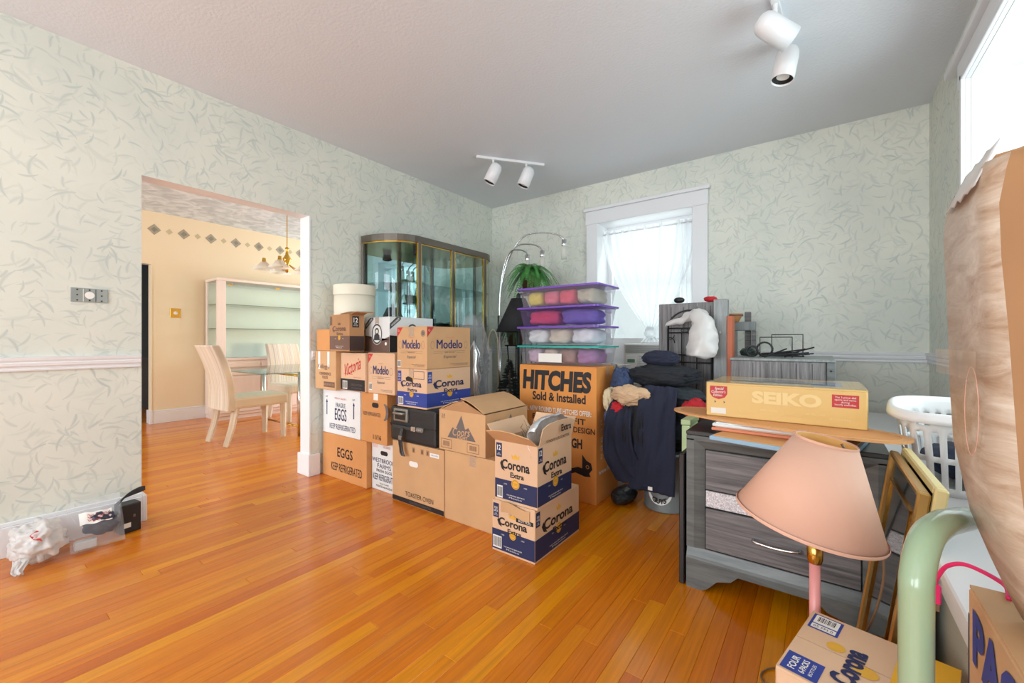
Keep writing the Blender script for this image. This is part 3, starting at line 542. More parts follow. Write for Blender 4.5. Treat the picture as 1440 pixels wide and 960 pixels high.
# upper row
r = carton('beer_case', 'cream Corona Extra case with a bright blue band, on the black suitcase', -2.24, -1.957, 1.76, 2.16, .6185, .866, CARDP, seam='y')
corona(r, 'F', .287, .248, .8, BLUE, NAVY, 'x', .4); corona(r, 'R', .4, .248, 1, BLUE, NAVY, 'x', .4); barcode(r, 'F', -.105, .04, .05, .05); band(r, 'F', .02, .12, .185, .235, NAVY, 'printed_panel'); band(r, 'F', .023, .117, .188, .232, CARDP, 'printed_panel', .001); decal(r, 'F', [(-.05, .17), (.0, .165), (.02, .15), (.01, .19), (-.03, .2), (-.055, .19)], BLACKP, 'torn_hole', .0016)
r = carton('beer_case', 'large tan Modelo Especial case on top of the blue-banded case', -2.242, -1.957, 1.76, 2.16, .867, 1.136, CARD, seam='y')
modelo(r, 'F', .288, .27); modelo(r, 'R', .4, .27); barcode(r, 'F', -.12, .03, .035, .045, GREYP); disc(r, 'F', .11, .225, .02, GREYP); ring(r, 'F', .11, .225, .016, .002, CARD); band(r, 'F', -.03, .03, .2, .268, TAPE, 'tape_patch', .0016)
r = carton('beer_case', 'white case with a monk emblem in an oval and a grey band', -2.725, -2.44, 1.85, 2.26, .964, 1.216, CARDW, seam='y')
for f, w in (('F', .285), ('R', .41)):
    band(r, f, -w/2+.001, w/2-.001, .001, .09, BROWNP if f == 'F' else BLACKP); decal(r, f, [(-w/2+.001, .09), (w/2-.001, .09), (w/2-.001, .11), (0, .075), (-w/2+.001, .12)], BROWNP if f == 'F' else BLACKP)
    disc(r, f, 0, .13, .078, WHITEP, rx=.064, e=.0012); ring(r, f, 0, .13, .074, .012, mat('dark_grey_print', (70, 70, 74), .6), .82, e=.0015); disc(r, f, 0, .15, .024, mat('dark_grey_print', (70, 70, 74), .6), 'printed_figure', .0016); disc(r, f, 0, .148, .014, WHITEP, 'printed_figure', .0019)
    decal(r, f, [(-.036, .085), (.036, .085), (.03, .12), (.012, .135), (-.012, .135), (-.03, .12)], mat('dark_grey_print', (70, 70, 74), .6), 'printed_figure', .0016)
    decal(r, f, [(-w/2+.002, .16), (-w/2+.1, .235), (-w/2+.1, .25), (-w/2+.06, .25), (-w/2+.002, .2)], mat('dark_grey_print', (70, 70, 74), .6), 'printed_ribbon'); text(r, f, 'WEISSBIER', -w/2+.05, .215, .09, .014, WHITEP, .01, 0, 38); disc(r, f, w*.36, .06, .012, WHITEP)
r = carton('beer_case', 'open brown Corona 12 case standing skewed beside the monk emblem case', -2.955, -2.645, 1.69, 1.80, .969, 1.235, CARDD, rz=-6, opened=True, group=E1)
corona(r, 'F', .31, .266, .8, BROWNP, BROWNP, None, .42, True, 0, BROWNP); band(r, 'R', -.054, .054, .004, .11, mat('dark_brown_print', (58, 40, 36), .5))
band(r, 'R', -.035, .015, .17, .25, BLACKP, 'number_panel', .0016); text(r, 'R', '12', -.01, .222, .032, .034, WHITEP, .02, e=.002); text(r, 'R', 'PACK\nBOTTLES', -.01, .19, .03, .02, WHITEP, e=.002); band(r, 'F', -.15, -.115, .19, .255, BROWNP, 'number_panel', .0016)
fl = MB(); fl.grid(lambda u, v: Vector((-.15+u*.3, .053-v*.03, .262+v*.03-.02*abs(u-.5))), 6, 4); fl.build('flap', CARDD, r, solid=.004)
fl = MB(); fl.grid(lambda u, v: Vector((.155+v*.15, -.05+u*.10, .258+.06*v-.05*v*v)), 6, 4); fl.build('flap', CARDD, r, solid=.004)
r = carton('small_box', 'plain tan box under the round hat box by the jamb', -3.156, -2.968, 1.71, 2.06, .969, 1.131, CARD2, tape=False)
# round hat box
hb = thing('hat_box', 'round cream hat box with lid, high on the stack by the wall', 'hat box', (-2.998, 1.94, 1.132)); IV = mat('ivory_card', (226, 218, 198), .5)
MB().lathe([(0, 0), (.155, 0), (.155, .315)], 40, cap1=True).build('body', IV, hb, True); MB().lathe([(.16, .27), (.16, .345), (.157, .35), (0, .352)], 40).build('lid', IV, hb, True)
# ------------------------------------------------------------------ Corona pair, HITCHES box, storage bins
r = carton('beer_case', 'navy-banded Corona Extra case on the floor, under the opened case', -1.33, -1.073, 1.63, 2.07, 0, .254, CARDP, seam='y')
corona(r, 'F', .257, .254, .8, NAVY, BLACKP, 'x', .44); corona(r, 'R', .44, .254, 1.1, NAVY, BLACKP, 'x', .44); barcode(r, 'F', -.095, .05, .055, .06)
b = MB(); b.grid(lambda u, v: Vector((-.07+u*.17, -.222-.012*math.sin(u*3), .252-.05*v+.01*math.sin(u*5))), 8, 3); b.build('torn_flap', CARD, r, solid=.003); band(r, 'F', .02, .12, .175, .195, BLACKP, 'printed_panel'); text(r, 'F', 'BOTTLES', .07, .185, .07, .01, WHITEP)
r = carton('beer_case', 'opened Corona Extra 12 case with foil and a bristly evergreen inside', -1.316, -1.063, 1.636, 1.965, .255, .555, CARDP, opened=True, group=E1)
corona(r, 'F', .253, .30, 1.0, NAVY, BLACKP, '12', .36); corona(r, 'R', .329, .30, 1.1, NAVY, BLACKP, '12', .36); barcode(r, 'F', -.095, .045, .035, .06)
def flapg(root, fn, m=CARDP, n=7): q = MB(); q.grid(fn, n, 5); return q.build('flap', m, root, solid=.004)
flapg(r, lambda u, v: Vector((-.1265+u*.253-.0*v, -.164-.07*v, .298+.055*v+.01*math.sin(u*4)*v)), CARD)
flapg(r, lambda u, v: Vector((-.126-.055*v, -.16+u*.32, .298+.07*v)), CARDP)
flapg(r, lambda u, v: Vector((.1265+.02*v, -.15+u*.31, .298+.10*v-.02*v*(2*u-1)**4)), CARDP)
flapg(r, lambda u, v: Vector((-.1265+u*.253, .164+.05*v, .298+.085*v)), CARDP)
fo = mat('crumpled_foil', (226, 228, 232), .3, .55, bump=.9, bs=45)
q = MB(); q.grid(lambda u, v: Vector((.122+.02*v-.035*math.sin(v*3.1)+.006*noise.noise(Vector((u*9, v*7, 1))), -.165+u*.335, .29+.125*math.sin(min(v*1.9, 1.57))+.012*noise.noise(Vector((u*11, v*5, 3)))-.05*(2*u-1)**4)), 22, 10); fl_ = tag(q.build('foil_sheet', fo, None, True, solid=.001), 'crumpled silver foil lining the opened case', 'foil'); fl_.location = r.location+Vector((-.03, 0, 0))
W_, Dp_, H_ = r['dims']; M_ = Matrix.Translation((0, 0, 0))
te = text(r, 'R', 'Extra', .06, .36, .1, .035, BLACKP, .03, e=.028); text(r, 'R', '12 PACK OF 12 FL OZ BOTTLES', .0, .312, .22, .012, BLACKP, .02, e=.0165)
pl = thing('evergreen_sprig', 'bristly grey-green artificial sprig poking out of the opened case', 'plant', (-1.19, 1.83, .26)); q = MB(); rn = random.Random(4)
for k in range(260):
    a = rn.random()*6.28; z = .12+rn.random()*.22; p = Vector((rn.uniform(-.05, .05), rn.uniform(-.08, .08), z)); dr = Vector((math.cos(a)*.6, math.sin(a)*.6, .7)).normalized()*(.03+.02*rn.random()); q.tube([p, p+dr], [.0016, .0005], 3, False)
q.build('needles', PINE, pl); MB().tube([(0, 0, .0), (0, .01, .3)], .004, 5).build('stem', BROWNP, pl)
r = carton('trailer_hitch_box', 'big orange box printed HITCHES Sold & Installed under the storage bins', -1.742, -1.146, 2.446, 2.80, 0, .876, HITCH, seam='x', group=E1); w, d, h = r['dims']
text(r, 'F', 'HITCHES', -.0, .775, .53, .14, BLACKP, .055, .06); text(r, 'F', 'Sold & Installed', .02, .665, .41, .06, BLACKP, .03)
text(r, 'F', 'ALL NEW ROUND TUBE HITCHES OFFER:', .0, .575, .53, .034, WHITEP, .02); text(r, 'F', 'PERFECT', -.06, .52, .25, .038, BLACKP, .015); text(r, 'F', 'FIT', .18, .52, .09, .038, BLACKP, .015); text(r, 'F', 'NEW FINISH DESIGN', .08, .465, .42, .038, BLACKP, .015); text(r, 'F', 'TESTED TOUGH', .0, .375, .40, .065, BLACKP, .04)
decal(r, 'F', [(-.25, .06), (-.1, .12), (.1, .2), (.17, .225), (.2, .22), (.2, .31), (.23, .275), (.262, .262), (.272, .225), (.25, .195), (.26, .175), (.22, .17), (.15, .185), (.0, .12), (-.22, .03)], BLACKP, 'printed_hitch'); ring(r, 'F', .238, .235, .012, .004, HITCH, e=.0014)
for k in range(5): band(r, 'R', -.11, -.085, .50-k*.055, .53-k*.055, WHITEP, 'printed_checkbox'); band(r, 'R', -.106, -.089, .504-k*.055, .526-k*.055, HITCH, 'printed_checkbox', .001); text(r, 'R', ('CLASS I', 'CLASS II', 'CLASS III', 'FIFTH WHEEL', 'OTHER')[k], .0, .515-k*.055, .13, .016, BROWNP)
text(r, 'R', 'www.hitches', .0, .2, .29, .034, WHITEP, .01)
b = part('strap_seal', (w/2-.02, w/2+.012, .1, .13, h-.03, h+.012), STEEL, r, .004)
carton('moving_box', 'pale grey-white box behind the HITCHES box near the window', -1.62, -1.155, 2.815, 3.06, 0, .868, mat('pale_grey_cardboard', (206, 200, 194), .7), tape=True)
def folded(c, sz, m, seed, label, group):
    """a soft squared-off bundle, slightly rumpled"""
    bm = bmesh.new(); bmesh.ops.create_icosphere(bm, subdivisions=4, radius=1); off = Vector((seed*4.1, seed*2.7, 0))
    for v in bm.verts:
        p = v.co.copy(); k = (abs(p.x)**5+abs(p.y)**5+abs(p.z)**5)**(-.2); k *= .95+.10*noise.noise(p*2.4+off)-.05*abs(noise.noise(p*5+off)); v.co = Vector((p.x*k*sz[0], p.y*k*sz[1], p.z*k*sz[2]))
    b = MB(); b.bm.free(); b.bm = bm; o = b.build('folded_cloth', m, None, smooth=True); o.location = c; return tag(o, label, 'cloth', group)
bz = .878; BH = [.137, .134, .135, .137]
bins = [('teal', TEALP, BIN, 'clear storage bin with a teal lid, lowest of the stack on the orange box'), ('p1', PURPLE, BIN, 'clear storage bin of white things with purple lid, directly above the teal-lidded bin'), ('p2', PURPLE, VIOLETBIN, 'purple-tinted storage bin holding a bright pink cloth'), ('p3', PURPLE, BIN, 'clear storage bin with purple lid on top of the stack')]
cont = [[((218, 190, 214), 'lilac', -.2), ((226, 204, 190), 'cream', -.02), ((176, 140, 132), 'brown', .13), ((170, 120, 176), 'violet', .24)], [((236, 236, 238), 'white', -.2), ((222, 208, 190), 'beige', -.02), ((232, 232, 240), 'pearly', .18)], [((226, 78, 108), 'bright pink', -.08), ((120, 104, 190), 'violet blue', .2)], [((226, 206, 90), 'yellow', -.22), ((228, 120, 140), 'rose', -.04), ((226, 84, 104), 'coral', .14), ((190, 184, 160), 'khaki', .25)]]
z = bz
for i, (k, lm, bmz, lab) in enumerate(bins):
    hb_ = BH[i]; wb_, db_ = .62, .345; r = thing('storage_bin', lab, 'storage bin', (-1.458, 2.63, z), 0, 'storage bins stacked on the orange box'); r['dims'] = (wb_, db_, hb_); tp = .022
    q = MB(); t_ = [(-1, -1), (1, -1), (1, 1), (-1, 1)]
    def rr(hw_, hd_, zz, rad=.03):
        out = []
        for (sx, sy), a0 in zip(((1, 1), (-1, 1), (-1, -1), (1, -1)), (0, 90, 180, 270)):
            for m_ in range(5): a = R(a0+22.5*m_); out.append((sx*(hw_-rad)+rad*math.cos(a), sy*(hd_-rad)+rad*math.sin(a), zz))
        return out
    rings = [[q.bm.verts.new(p) for p in rr(wb_/2-tp, db_/2-tp, .002)], [q.bm.verts.new(p) for p in rr(wb_/2-.004, db_/2-.004, hb_-.018)], [q.bm.verts.new(p) for p in rr(wb_/2+.004, db_/2+.004, hb_-.017)]]
    for a, c in zip(rings, rings[1:]):
        n_ = len(a)
        for m_ in range(n_): q.bm.faces.new((a[m_], a[(m_+1) % n_], c[(m_+1) % n_], c[m_]))
    q.bm.faces.new(rings[0]); q.build('tub', bmz, r, True)
    q = MB(); A = [q.bm.verts.new(p) for p in rr(wb_/2+.012, db_/2+.012, hb_-.016)]; B_ = [q.bm.verts.new(p) for p in rr(wb_/2+.012, db_/2+.012, hb_-.004)]; C_ = [q.bm.verts.new(p) for p in rr(wb_/2-.03, db_/2-.03, hb_-.002)]
    for a, c in ((A, B_), (B_, C_)):
        for m_ in range(20): q.bm.faces.new((a[m_], a[(m_+1) % 20], c[(m_+1) % 20], c[m_]))
    q.bm.faces.new(C_); q.bm.faces.new(A[::-1]); q.build('lid', lm, r)
    for sx in (-1, 1): part('latch', (sx*(wb_/2+.004)-.008, sx*(wb_/2+.004)+.012, -.04, .04, hb_-.055, hb_-.012), bmz, r, .004)
    if i == 0: band(r, 'F', -.135, .05, .02, .08, WHITEP, 'paper_label', -.008)
    wsum = len(cont[i])
    for j, (c_, nm, xo) in enumerate(cont[i]):
        xo = -.265+.53*(j+.5)/wsum
        folded((-1.458+xo, 2.63, z+.062), (.262/wsum, .135, .054), cloth('bin_cloth_'+nm.replace(' ', '_')+str(i), c_), i*5+j, nm+' folded cloth inside the storage bin '+('with the teal lid', 'above the teal-lidded bin', 'tinted purple', 'on top of the stack')[i], 'cloths inside the storage bins')
    z += hb_
# ------------------------------------------------------------------ curio cabinet
cy0, cyA, cyB, cyC, cy1 = 2.10, 2.394, 2.80, 3.255, 3.55; cxw, cxf = XL+.028, -2.75; CT = 1.935
cc = thing('curio_cabinet', 'tall mirrored glass curio cabinet with curved ends and bronze frame', 'cabinet', (0, 0, 0)); cc.location = (XL+.03, 2.82, 0); ox, oy = XL+.03, 2.82
def outline(k=0, n=10, base=0):
    pts = [(cxw-ox+base, cy0-oy)]
    for i in range(1, n+1): a = R(90*i/n); pts.append((cxw-ox+(cxf-k-cxw)*math.sin(a), cyA-oy-(cyA-cy0-k)*math.cos(a)))
    for i in range(0, n): a = R(90*i/n); pts.append((cxw-ox+(cxf-k-cxw)*math.cos(a), cyC-oy+(cy1-cyC-k)*math.sin(a)))
    pts.append((cxw-ox+base, cy1-oy)); return pts
MB().poly(outline(), .055, Matrix.Translation((0, 0, CT-.055))).build('top_frame', BRONZE, cc)
MB().poly(outline(.012), .010, Matrix.Translation((0, 0, CT-.066))).build('gold_trim', BRASS, cc)
MB().poly(outline(.0), .5, Matrix.Translation((0, 0, 0))).build('base', BRONZE, cc)
MB().poly(outline(.012), .01, Matrix.Translation((0, 0, .5))).build('base_trim', BRASS, cc)
part('mirror_back', (0.001, .006, cy0-oy+.02, cy1-oy-.02, .51, CT-.066), MIRROR, cc)
for zz in (.85, 1.19, 1.53): MB().poly(outline(.025), .007, Matrix.Translation((.012, 0, zz))).build('shelf', TEAL, cc)
for yy in (cyA, cyB, cyC):
    pst = part('post', (cxf-ox-.024, cxf-ox+.004, yy-oy-.016, yy-oy+.016, .51, CT-.055), BRONZE, cc, .003)
    for s in (-1, 1): part('gold_strip', (cxf-ox-.012, cxf-ox+.002, yy-oy+s*.02-.004, yy-oy+s*.02+.004, .51, CT-.06), BRASS, cc)
for yy in (cy0+.012, cy1-.012): part('wall_post', (0, .02, yy-oy-.012, yy-oy+.012, .5, CT-.055), BRONZE, cc, .003)
for (a0, a1) in ((cyA, cyB), (cyB, cyC)): part('glass_door', (cxf-ox-.010, cxf-ox-.005, a0-oy+.018, a1-oy-.018, .515, CT-.068), TEAL, cc)
for o_ in (0, 1):
    q = MB(); pts = outline(.008); n = 10; seg = pts[0:n+2] if o_ == 0 else pts[-(n+2):]
    for a, c in zip(seg, seg[1:]): q.quad((a[0], a[1], .515), (c[0], c[1], .515), (c[0], c[1], CT-.066), (a[0], a[1], CT-.066))
    bmesh.ops.remove_doubles(q.bm, verts=q.bm.verts, dist=1e-5); q.build('curved_glass', TEAL, cc, True)
b = MB().lathe([(0, 0), (.035, 0), (.045, -.05), (.03, -.055)], 12, (.22, -.3, CT-.068)); b.build('cabinet_light', BLACK, cc)
# ------------------------------------------------------------------ arc lamp, ferns, black shade lamp, decorations
al = thing('arc_floor_lamp', 'chrome arc floor lamp with three curving arms and glass shades', 'lamp', (-2.66, 3.38, 0)); 
MB().lathe([(0, 0), (.14, 0), (.14, .02), (.03, .035), (.02, .06)], 28).build('base', CHROME, al, True)
MB().tube([(0, 0, .03), (0, 0, 1.3)], .022, 12).build('stem', CHROME, al, True)
for (ex, ey, ez, pk) in ((.70, .10, 2.02, 2.10), (.50, .03, 1.93, 2.0), (.36, -.02, 1.90, 1.95)):
    q = MB(); P_ = [Vector((0, 0, 1.15))]
    for k in range(25):
        a = math.pi*k/24; P_.append(Vector((ex/2*(1-math.cos(a)), ey*k/24, (1.32+(pk-1.32)*math.sin(a)) if k <= 12 else ez-.03+(pk-ez+.03)*math.sin(a))))
    arm = q.tube(P_, .0075, 8).build('arm', CHROME, al, True)
    MB().lathe([(0, .035), (.022, .03), (.024, -.03), (.02, -.035)], 14, (ex, ey, ez-.05)).build('socket', CHROME, arm, True)
    MB().lathe([(.021, 0), (.027, -.05), (.027, -.13), (.024, -.13)], 14, (ex, ey, ez-.075)).build('glass_shade', FROST, arm, True)
def fern(name, label, loc, nfr, ln, m, seed, potz, droop=1.0, pot=True):
    f = thing(name, label, 'plant', loc); rn = random.Random(seed); q = MB()
    for k in range(nfr):
        a = 6.283*k/nfr+rn.uniform(-.3, .3); L_ = ln*rn.uniform(.65, 1.1); up = rn.uniform(.2, 1.0); sp = []
        for i in range(15):
            t = i/14; rad = L_*(t*.95); z_ = L_*(up*t-droop*1.15*t*t); sp.append(Vector((math.cos(a)*rad, math.sin(a)*rad, z_+.08)))
        sd = Vector((-math.sin(a), math.cos(a), 0))
        for i in range(1, 15):
            t = i/14; wl = L_*.2*(1-.8*t)*(.4+2*t if t < .3 else 1); tg = (sp[i]-sp[i-1]); sl = tg.length; tg = tg/sl
            for s in (-1, 1):
                for h_ in (0, .5):
                    p0 = sp[i]-tg*h_*sl; tip = p0+sd*s*wl+tg*wl*.5+Vector((0, 0, -wl*rn.uniform(.1, .5))); md_ = p0.lerp(tip, .45); wq = sl*.17; q.quad(p0, md_+tg*wq, tip, md_-tg*wq)
        q.tube(sp, [.0025]*10+[.0012]*5, 3, False)
    fo_ = q.build('fronds', m, f, keep=True)
    if pot: MB().lathe([(0, -.14), (.07, -.14), (.10, .0), (.108, .0), (.108, .03), (.09, .03), (.0, .02)], 20).build('pot', mat('brown_pot', (96, 70, 52), .6), f, True)
    return f
def stand(label, loc, top):
    s = thing('plant_stand', label, 'stand', loc); MB().lathe([(0, top-.012), (.11, top-.012), (.115, top), (0, top)], 20).build('top', IRON, s)
    for k in range(3): a = 2.09*k; MB().tube([(.09*math.cos(a), .09*math.sin(a), top-.01), (.05*math.cos(a), .05*math.sin(a), top*.5), (.13*math.cos(a), .13*math.sin(a), .0)], .007, 6).build('leg', IRON, s)
stand('tall black iron plant stand holding the upper fern', (-2.27, 3.38, 0), 1.5); fern('potted_fern', 'lush bright green fern high above the purple-lidded bins', (-2.27, 3.38, 1.641), 74, .29, FERN, 5, 0, 1.15)
stand('black iron plant stand holding the lower fern', (-2.62, 3.60, 0), 1.0); fern('potted_fern', 'dark green fern low behind the black lamp shade', (-2.62, 3.60, 1.141), 40, .25, FERND, 8, 0, 1.1)
bl = thing('floor_lamp', 'floor lamp with a black conical shade beside the storage bins', 'lamp', (-2.235, 3.12, 0)); q = MB(); q.lathe([(.065, 1.43), (.205, 1.125)], 32); q.build('shade', mat('black_pleated_shade', (30, 30, 33), .75, bump=.4, bs=120, stretch=(1, 1, .05)), bl, True, solid=.004)
MB().lathe([(0, 0), (.13, 0), (.13, .015), (.02, .04), (.012, .08), (.012, 1.40), (.02, 1.42), (.02, 1.46), (.008, 1.48), (0, 1.485)], 18).build('pole', BLACK, bl, True)
hp = thing('plant_hanger', 'cream metal hoop stand beside the chrome arc lamp', 'stand', (-2.60, 3.2, 0)); MB().tube(smoothpath([(-.06, 0, 0), (-.06, 0, .9), (-.05, 0, 1.08), (0, 0, 1.15), (.05, 0, 1.08), (.06, 0, .9), (.06, 0, 0)], 6), .006, 6).build('hoop', mat('cream_enamel', (214, 206, 180), .5), hp, True)
def mini_tree(label, loc, ht, rad, m, seed):
    t = thing('artificial_tree', label, 'tree', loc); rn = random.Random(seed); q = MB()
    for k in range(420):
        z_ = .08+rn.random()**1.2*(ht-.08); a = rn.random()*6.28; l_ = rad*(1-z_/ht)+.015; p = Vector((0, 0, z_)); e_ = p+Vector((math.cos(a)*l_, math.sin(a)*l_, -.15*l_+.01)); q.tube([p.lerp(e_, .3), e_], [.005, .0018], 3, False)
        for j in range(3): c_ = p.lerp(e_, .4+.2*j); b_ = rn.random()*6.28; q.tube([c_, c_+Vector((math.cos(b_), math.sin(b_), .4))*.022], [.0018, .0006], 3, False)
    q.build('branches', m, t); MB().tube([(0, 0, 0), (0, 0, ht)], .008, 6).build('trunk', BROWNP, t); MB().lathe([(0, 0), (.07, 0), (.08, .07), (.06, .07)], 14).build('base', BLACK, t, True)
carton('moving_box', 'dark plain box behind the open mountain-printed box', -2.55, -1.80, 2.52, 2.90, 0, .46, CARDD, tape=False)
mini_tree('small dark artificial tree with frosted tips between lamp and bins', (-2.05, 2.74, .461), .42, .17, PINED, 3); mini_tree('slim dark artificial tree beside the arc lamp foot', (-2.36, 2.70, .461), .40, .13, PINED, 9)
sp_ = thing('black_finial', 'black tiered candle ornament standing among the small trees', 'ornament', (-2.20, 2.62, .461)); MB().lathe([(0, 0), (.05, 0), (.04, .03), (.018, .06), (.018, .3)]+[(.03 if k % 2 else .016, .31+.022*k) for k in range(9)]+[(.008, .52), (0, .55)], 14).build('spike', BLACK, sp_, True)
bp_ = tag(MB().lathe([(0, 0), (.05, 0), (.09, .02), (.092, .024), (.05, .006), (0, .004)], 24).build('plate', mat('blue_glaze', (70, 100, 150), .2), None, True), 'shiny blue plate lying beside the orange box', 'plate'); bp_.location = (-1.87, 2.6, .461)
wv = thing('wrapped_lamp', 'crystal table lamp wrapped in crumpled clear plastic behind the Modelo case', 'lamp', (-2.08, 2.335, 0)); MB().lathe([(0, 0), (.11, 0), (.11, .5), (.05, .52), (.03, .55), (.06, .62), (.035, .7), (.06, .78), (.03, .86), (.05, .95), (.0, 1.05)], 16).build('body', CHROME, wv, True)
lump('plastic_wrap', (0, 0, .82), (.12, .12, .36), FILM, 3, '', '', .35, 2.6, 0, 4, wv)
# ------------------------------------------------------------------ window: air conditioner and curtain
ac = thing('air_conditioner', 'white window air conditioner under the sheer curtain', 'air conditioner', (-1.25, 3.95, .608)); ACW = mat('ac_plastic', (226, 226, 222), .45); acd = (.49, .36, .41); ac['dims'] = acd
part('housing', (-.245, .245, -.16, .15, 0, .41), ACW, ac, .01)
for k in range(7): part('vent_slat', (-.225, .225, -.172, -.158, .325+k*.0105, .331+k*.0105), mat('ac_vent_grey', (176, 176, 172), .5), ac)
part('grille', (-.1, .225, -.168, -.159, .03, .30), mat('ac_grille_grey', (196, 198, 196), .6), ac)
for k in range(12): part('grille_bar', (-.1, .225, -.172, -.166, .04+k*.0215, .046+k*.0215), ACW, ac)
pn = part('control_panel', (-.225, -.115, -.17, -.159, .03, .30), ACW, ac, .004); part('display', (-.205, -.135, -.174, -.168, .235, .265), mat('display_green', (90, 130, 110), .3), pn)
for k in range(4): part('button', (-.19, -.15, -.174, -.168, .08+k*.035, .1+k*.035), WHITE, pn)
cu = thing('sheer_curtain', 'white sheer curtain knotted in the middle of the window', 'curtain', (-1.355, 4.03, 0))
MB().tube([(-.455, 0, 2.13), (.452, 0, 2.13)], .008, 8).build('rod', WHITE, cu, True)
def curt(u, v):
    zt, zk = 2.165, 1.14; k = v; wv_ = .44*(1-k**1.8)+.03; cxk = .035*k; f = (u-.5)*2
    amp = .014*(1-k)+.018*k; return Vector((cxk+f*wv_, .012*math.sin(u*75)*(1-.3*k)+amp*math.sin(u*33+2)*.6, zt-(zt-zk)*v))
q = MB(); q.grid(curt, 150, 18); q.build('panel', SHEER, cu, True)
lump('knot', (.035, -.01, 1.12), (.055, .05, .06), SHEER, 6, '', '', .3, 2.5, 0, 3, cu)
q = MB(); q.grid(lambda u, v: Vector((.035+(u-.5)*(.08+.12*v), .015*math.sin(u*30), 1.09-.06*v)), 40, 4); q.build('tail', SHEER, cu, True)
q = MB(); q.grid(lambda u, v: Vector((.30+u*.14, .012*math.sin(u*22)+.01, 2.15-.95*v)), 40, 4); q.build('side_panel', SHEER, cu, True)
# ------------------------------------------------------------------ track lights
def track(label, p0, p1, heads, group):
    a, c = Vector(p0), Vector(p1); t = thing('track_light', label, 'light', (a.x, a.y, H), 0, group); d_ = (c-a); ang = math.atan2(d_.y, d_.x); L_ = d_.length; t.rotation_euler = (0, 0, ang)
    part('track', (-.02, L_+.02, -.017, .017, -.022, -.0005), WHITE, t, .003)
    for x_, yaw, tilt in heads:
        st = MB().tube([(x_, 0, -.02), (x_, 0, -.075)], .010, 8).build('stem', WHITE, t); M = Matrix.Translation((x_, 0, -.14)) @ Matrix.Rotation(R(yaw)-ang, 4, 'Z') @ Matrix.Rotation(R(tilt), 4, 'Y')
        hd = MB().lathe([(0, .095), (.025, .092), (.043, .08), (.052, .06), (.054, .03), (.054, -.085), (.050, -.085), (.050, -.02)], 24, M=M).build('lamp_head', WHITE, t, True)
        MB().lathe([(.0495, -.075), (.03, -.06), (0, -.055)], 20, M=M).build('baffle', BLACK, hd); MB().lathe([(.03, -.066), (0, -.064)], 16, M=M).build('bulb', WHITEP, hd)
track('white ceiling track light with two heads near the glass cabinet', (-2.364, 2.713), (-2.013, 3.171), [(.13, 36+180, -25), (.43, 36, 22)], 'ceiling track lights')
track('white ceiling track light with two heads near the window recess', (-.20, 1.85), (-.135, 2.85), [(.44, 40, -62), (.76, 36, 12)], 'ceiling track lights')
# ------------------------------------------------------------------ clothes heap on the bucket
bk = thing('bucket', 'grey plastic bucket lettered GUYS under the heap of clothes', 'bucket', (-.79, 2.705, 0)); bk['dims'] = (.3, .3, .37)
MB().lathe([(0, 0), (.128, 0), (.134, .012), (.128, .016), (.15, .365), (.155, .365), (.155, .345), (.15, .345), (.145, .36), (.12, .01), (0, .01)], 36).build('pail', mat('grey_bucket_plastic', (120, 122, 122), .45), bk, True)
def wrapdecal(pts, m, nm, rad):
    q = MB(); q.bm.faces.new([q.bm.verts.new((rad*math.sin(u/rad), -rad*math.cos(u/rad), v)) for u, v in pts]); return q.build(nm, m, bk, keep=True)
wrapdecal([(.075*math.cos(R(180+a)), .125+.075*math.sin(R(180+a))) for a in range(0, 181, 10)], WHITEP, 'printed_logo', .1385)
vs_, fs_ = text_mesh('GUYS', .04); me = bpy.data.meshes.new('lettering'); me.from_pydata([(.1425*math.sin((x*.085)/.1425), -.1425*math.cos((x*.085)/.1425), .085+y*.032-.02*(.25-x*x)*2) for x, y in vs_], [], fs_); me.materials.append(BLACKP); o = bpy.data.objects.new('lettering', me); COL.objects.link(o); o.parent = bk
JN = cloth('navy_twill', (34, 38, 58)); BK = cloth('black_denim', (32, 34, 40)); SL = cloth('slate_fleece', (44, 52, 58)); DN = cloth('indigo_stripe', (58, 72, 104)); TN = cloth('tan_jersey', (206, 172, 138)); CR = cloth('cream_canvas', (222, 206, 172)); RD = cloth('red_jersey', (186, 36, 44)); DB = cloth('faded_denim', (76, 88, 124))
G = 'clothes heaped on the bucket'
def garment(nm, c, sz, m, seed, label, amp=.3, fr=1.5, rz=0):
    """crumpled clothing: long ridged folds and a ragged outline"""
    bm = bmesh.new(); bmesh.ops.create_icosphere(bm, subdivisions=5, radius=1); off = Vector((seed*7.3, seed*3.1, seed*5.7))
    for v in bm.verts:
        p = v.co.copy(); wv = noise.noise(p*1.1+off)*.9; st = Vector((p.x*1.3+wv, p.y*1.8, p.z*3.2+p.x*1.1+wv*2))
        rdg = 1-abs(noise.noise(st*1.5+off))*2; rd2 = 1-abs(noise.noise(st*3.4+off*2))*2; k = 1+amp*(.7*noise.noise(p*fr+off)+.45*rdg+.2*rd2)
        v.co = Vector((p.x*k*sz[0], p.y*k*sz[1], p.z*k*sz[2]*(1.15 if p.z < 0 else 1)))
    b = MB(); b.bm.free(); b.bm = bm; o = b.build(nm, m, None, smooth=True); o.location = c; o.rotation_euler = (0, 0, R(rz)); return tag(o, label, 'clothing', G)
garment('jacket', (-.80, 2.71, .49), (.19, .125, .11), BK, 41, 'black jacket bundled in the core of the clothes heap', .18, 1.8)
garment('jacket', (-.79, 2.69, .695), (.22, .125, .068), SL, 42, 'charcoal fleece jacket folded across the clothes heap', .26, 1.9, -8)
garment('trousers', (-.80, 2.69, .83), (.20, .12, .062), BK, 43, 'black jeans crumpled near the top of the clothes heap', .25, 2.0, 12)
garment('cap', (-.82, 2.70, .935), (.11, .085, .046), JN, 44, 'dark navy cap crowning the clothes heap', .2, 1.4)
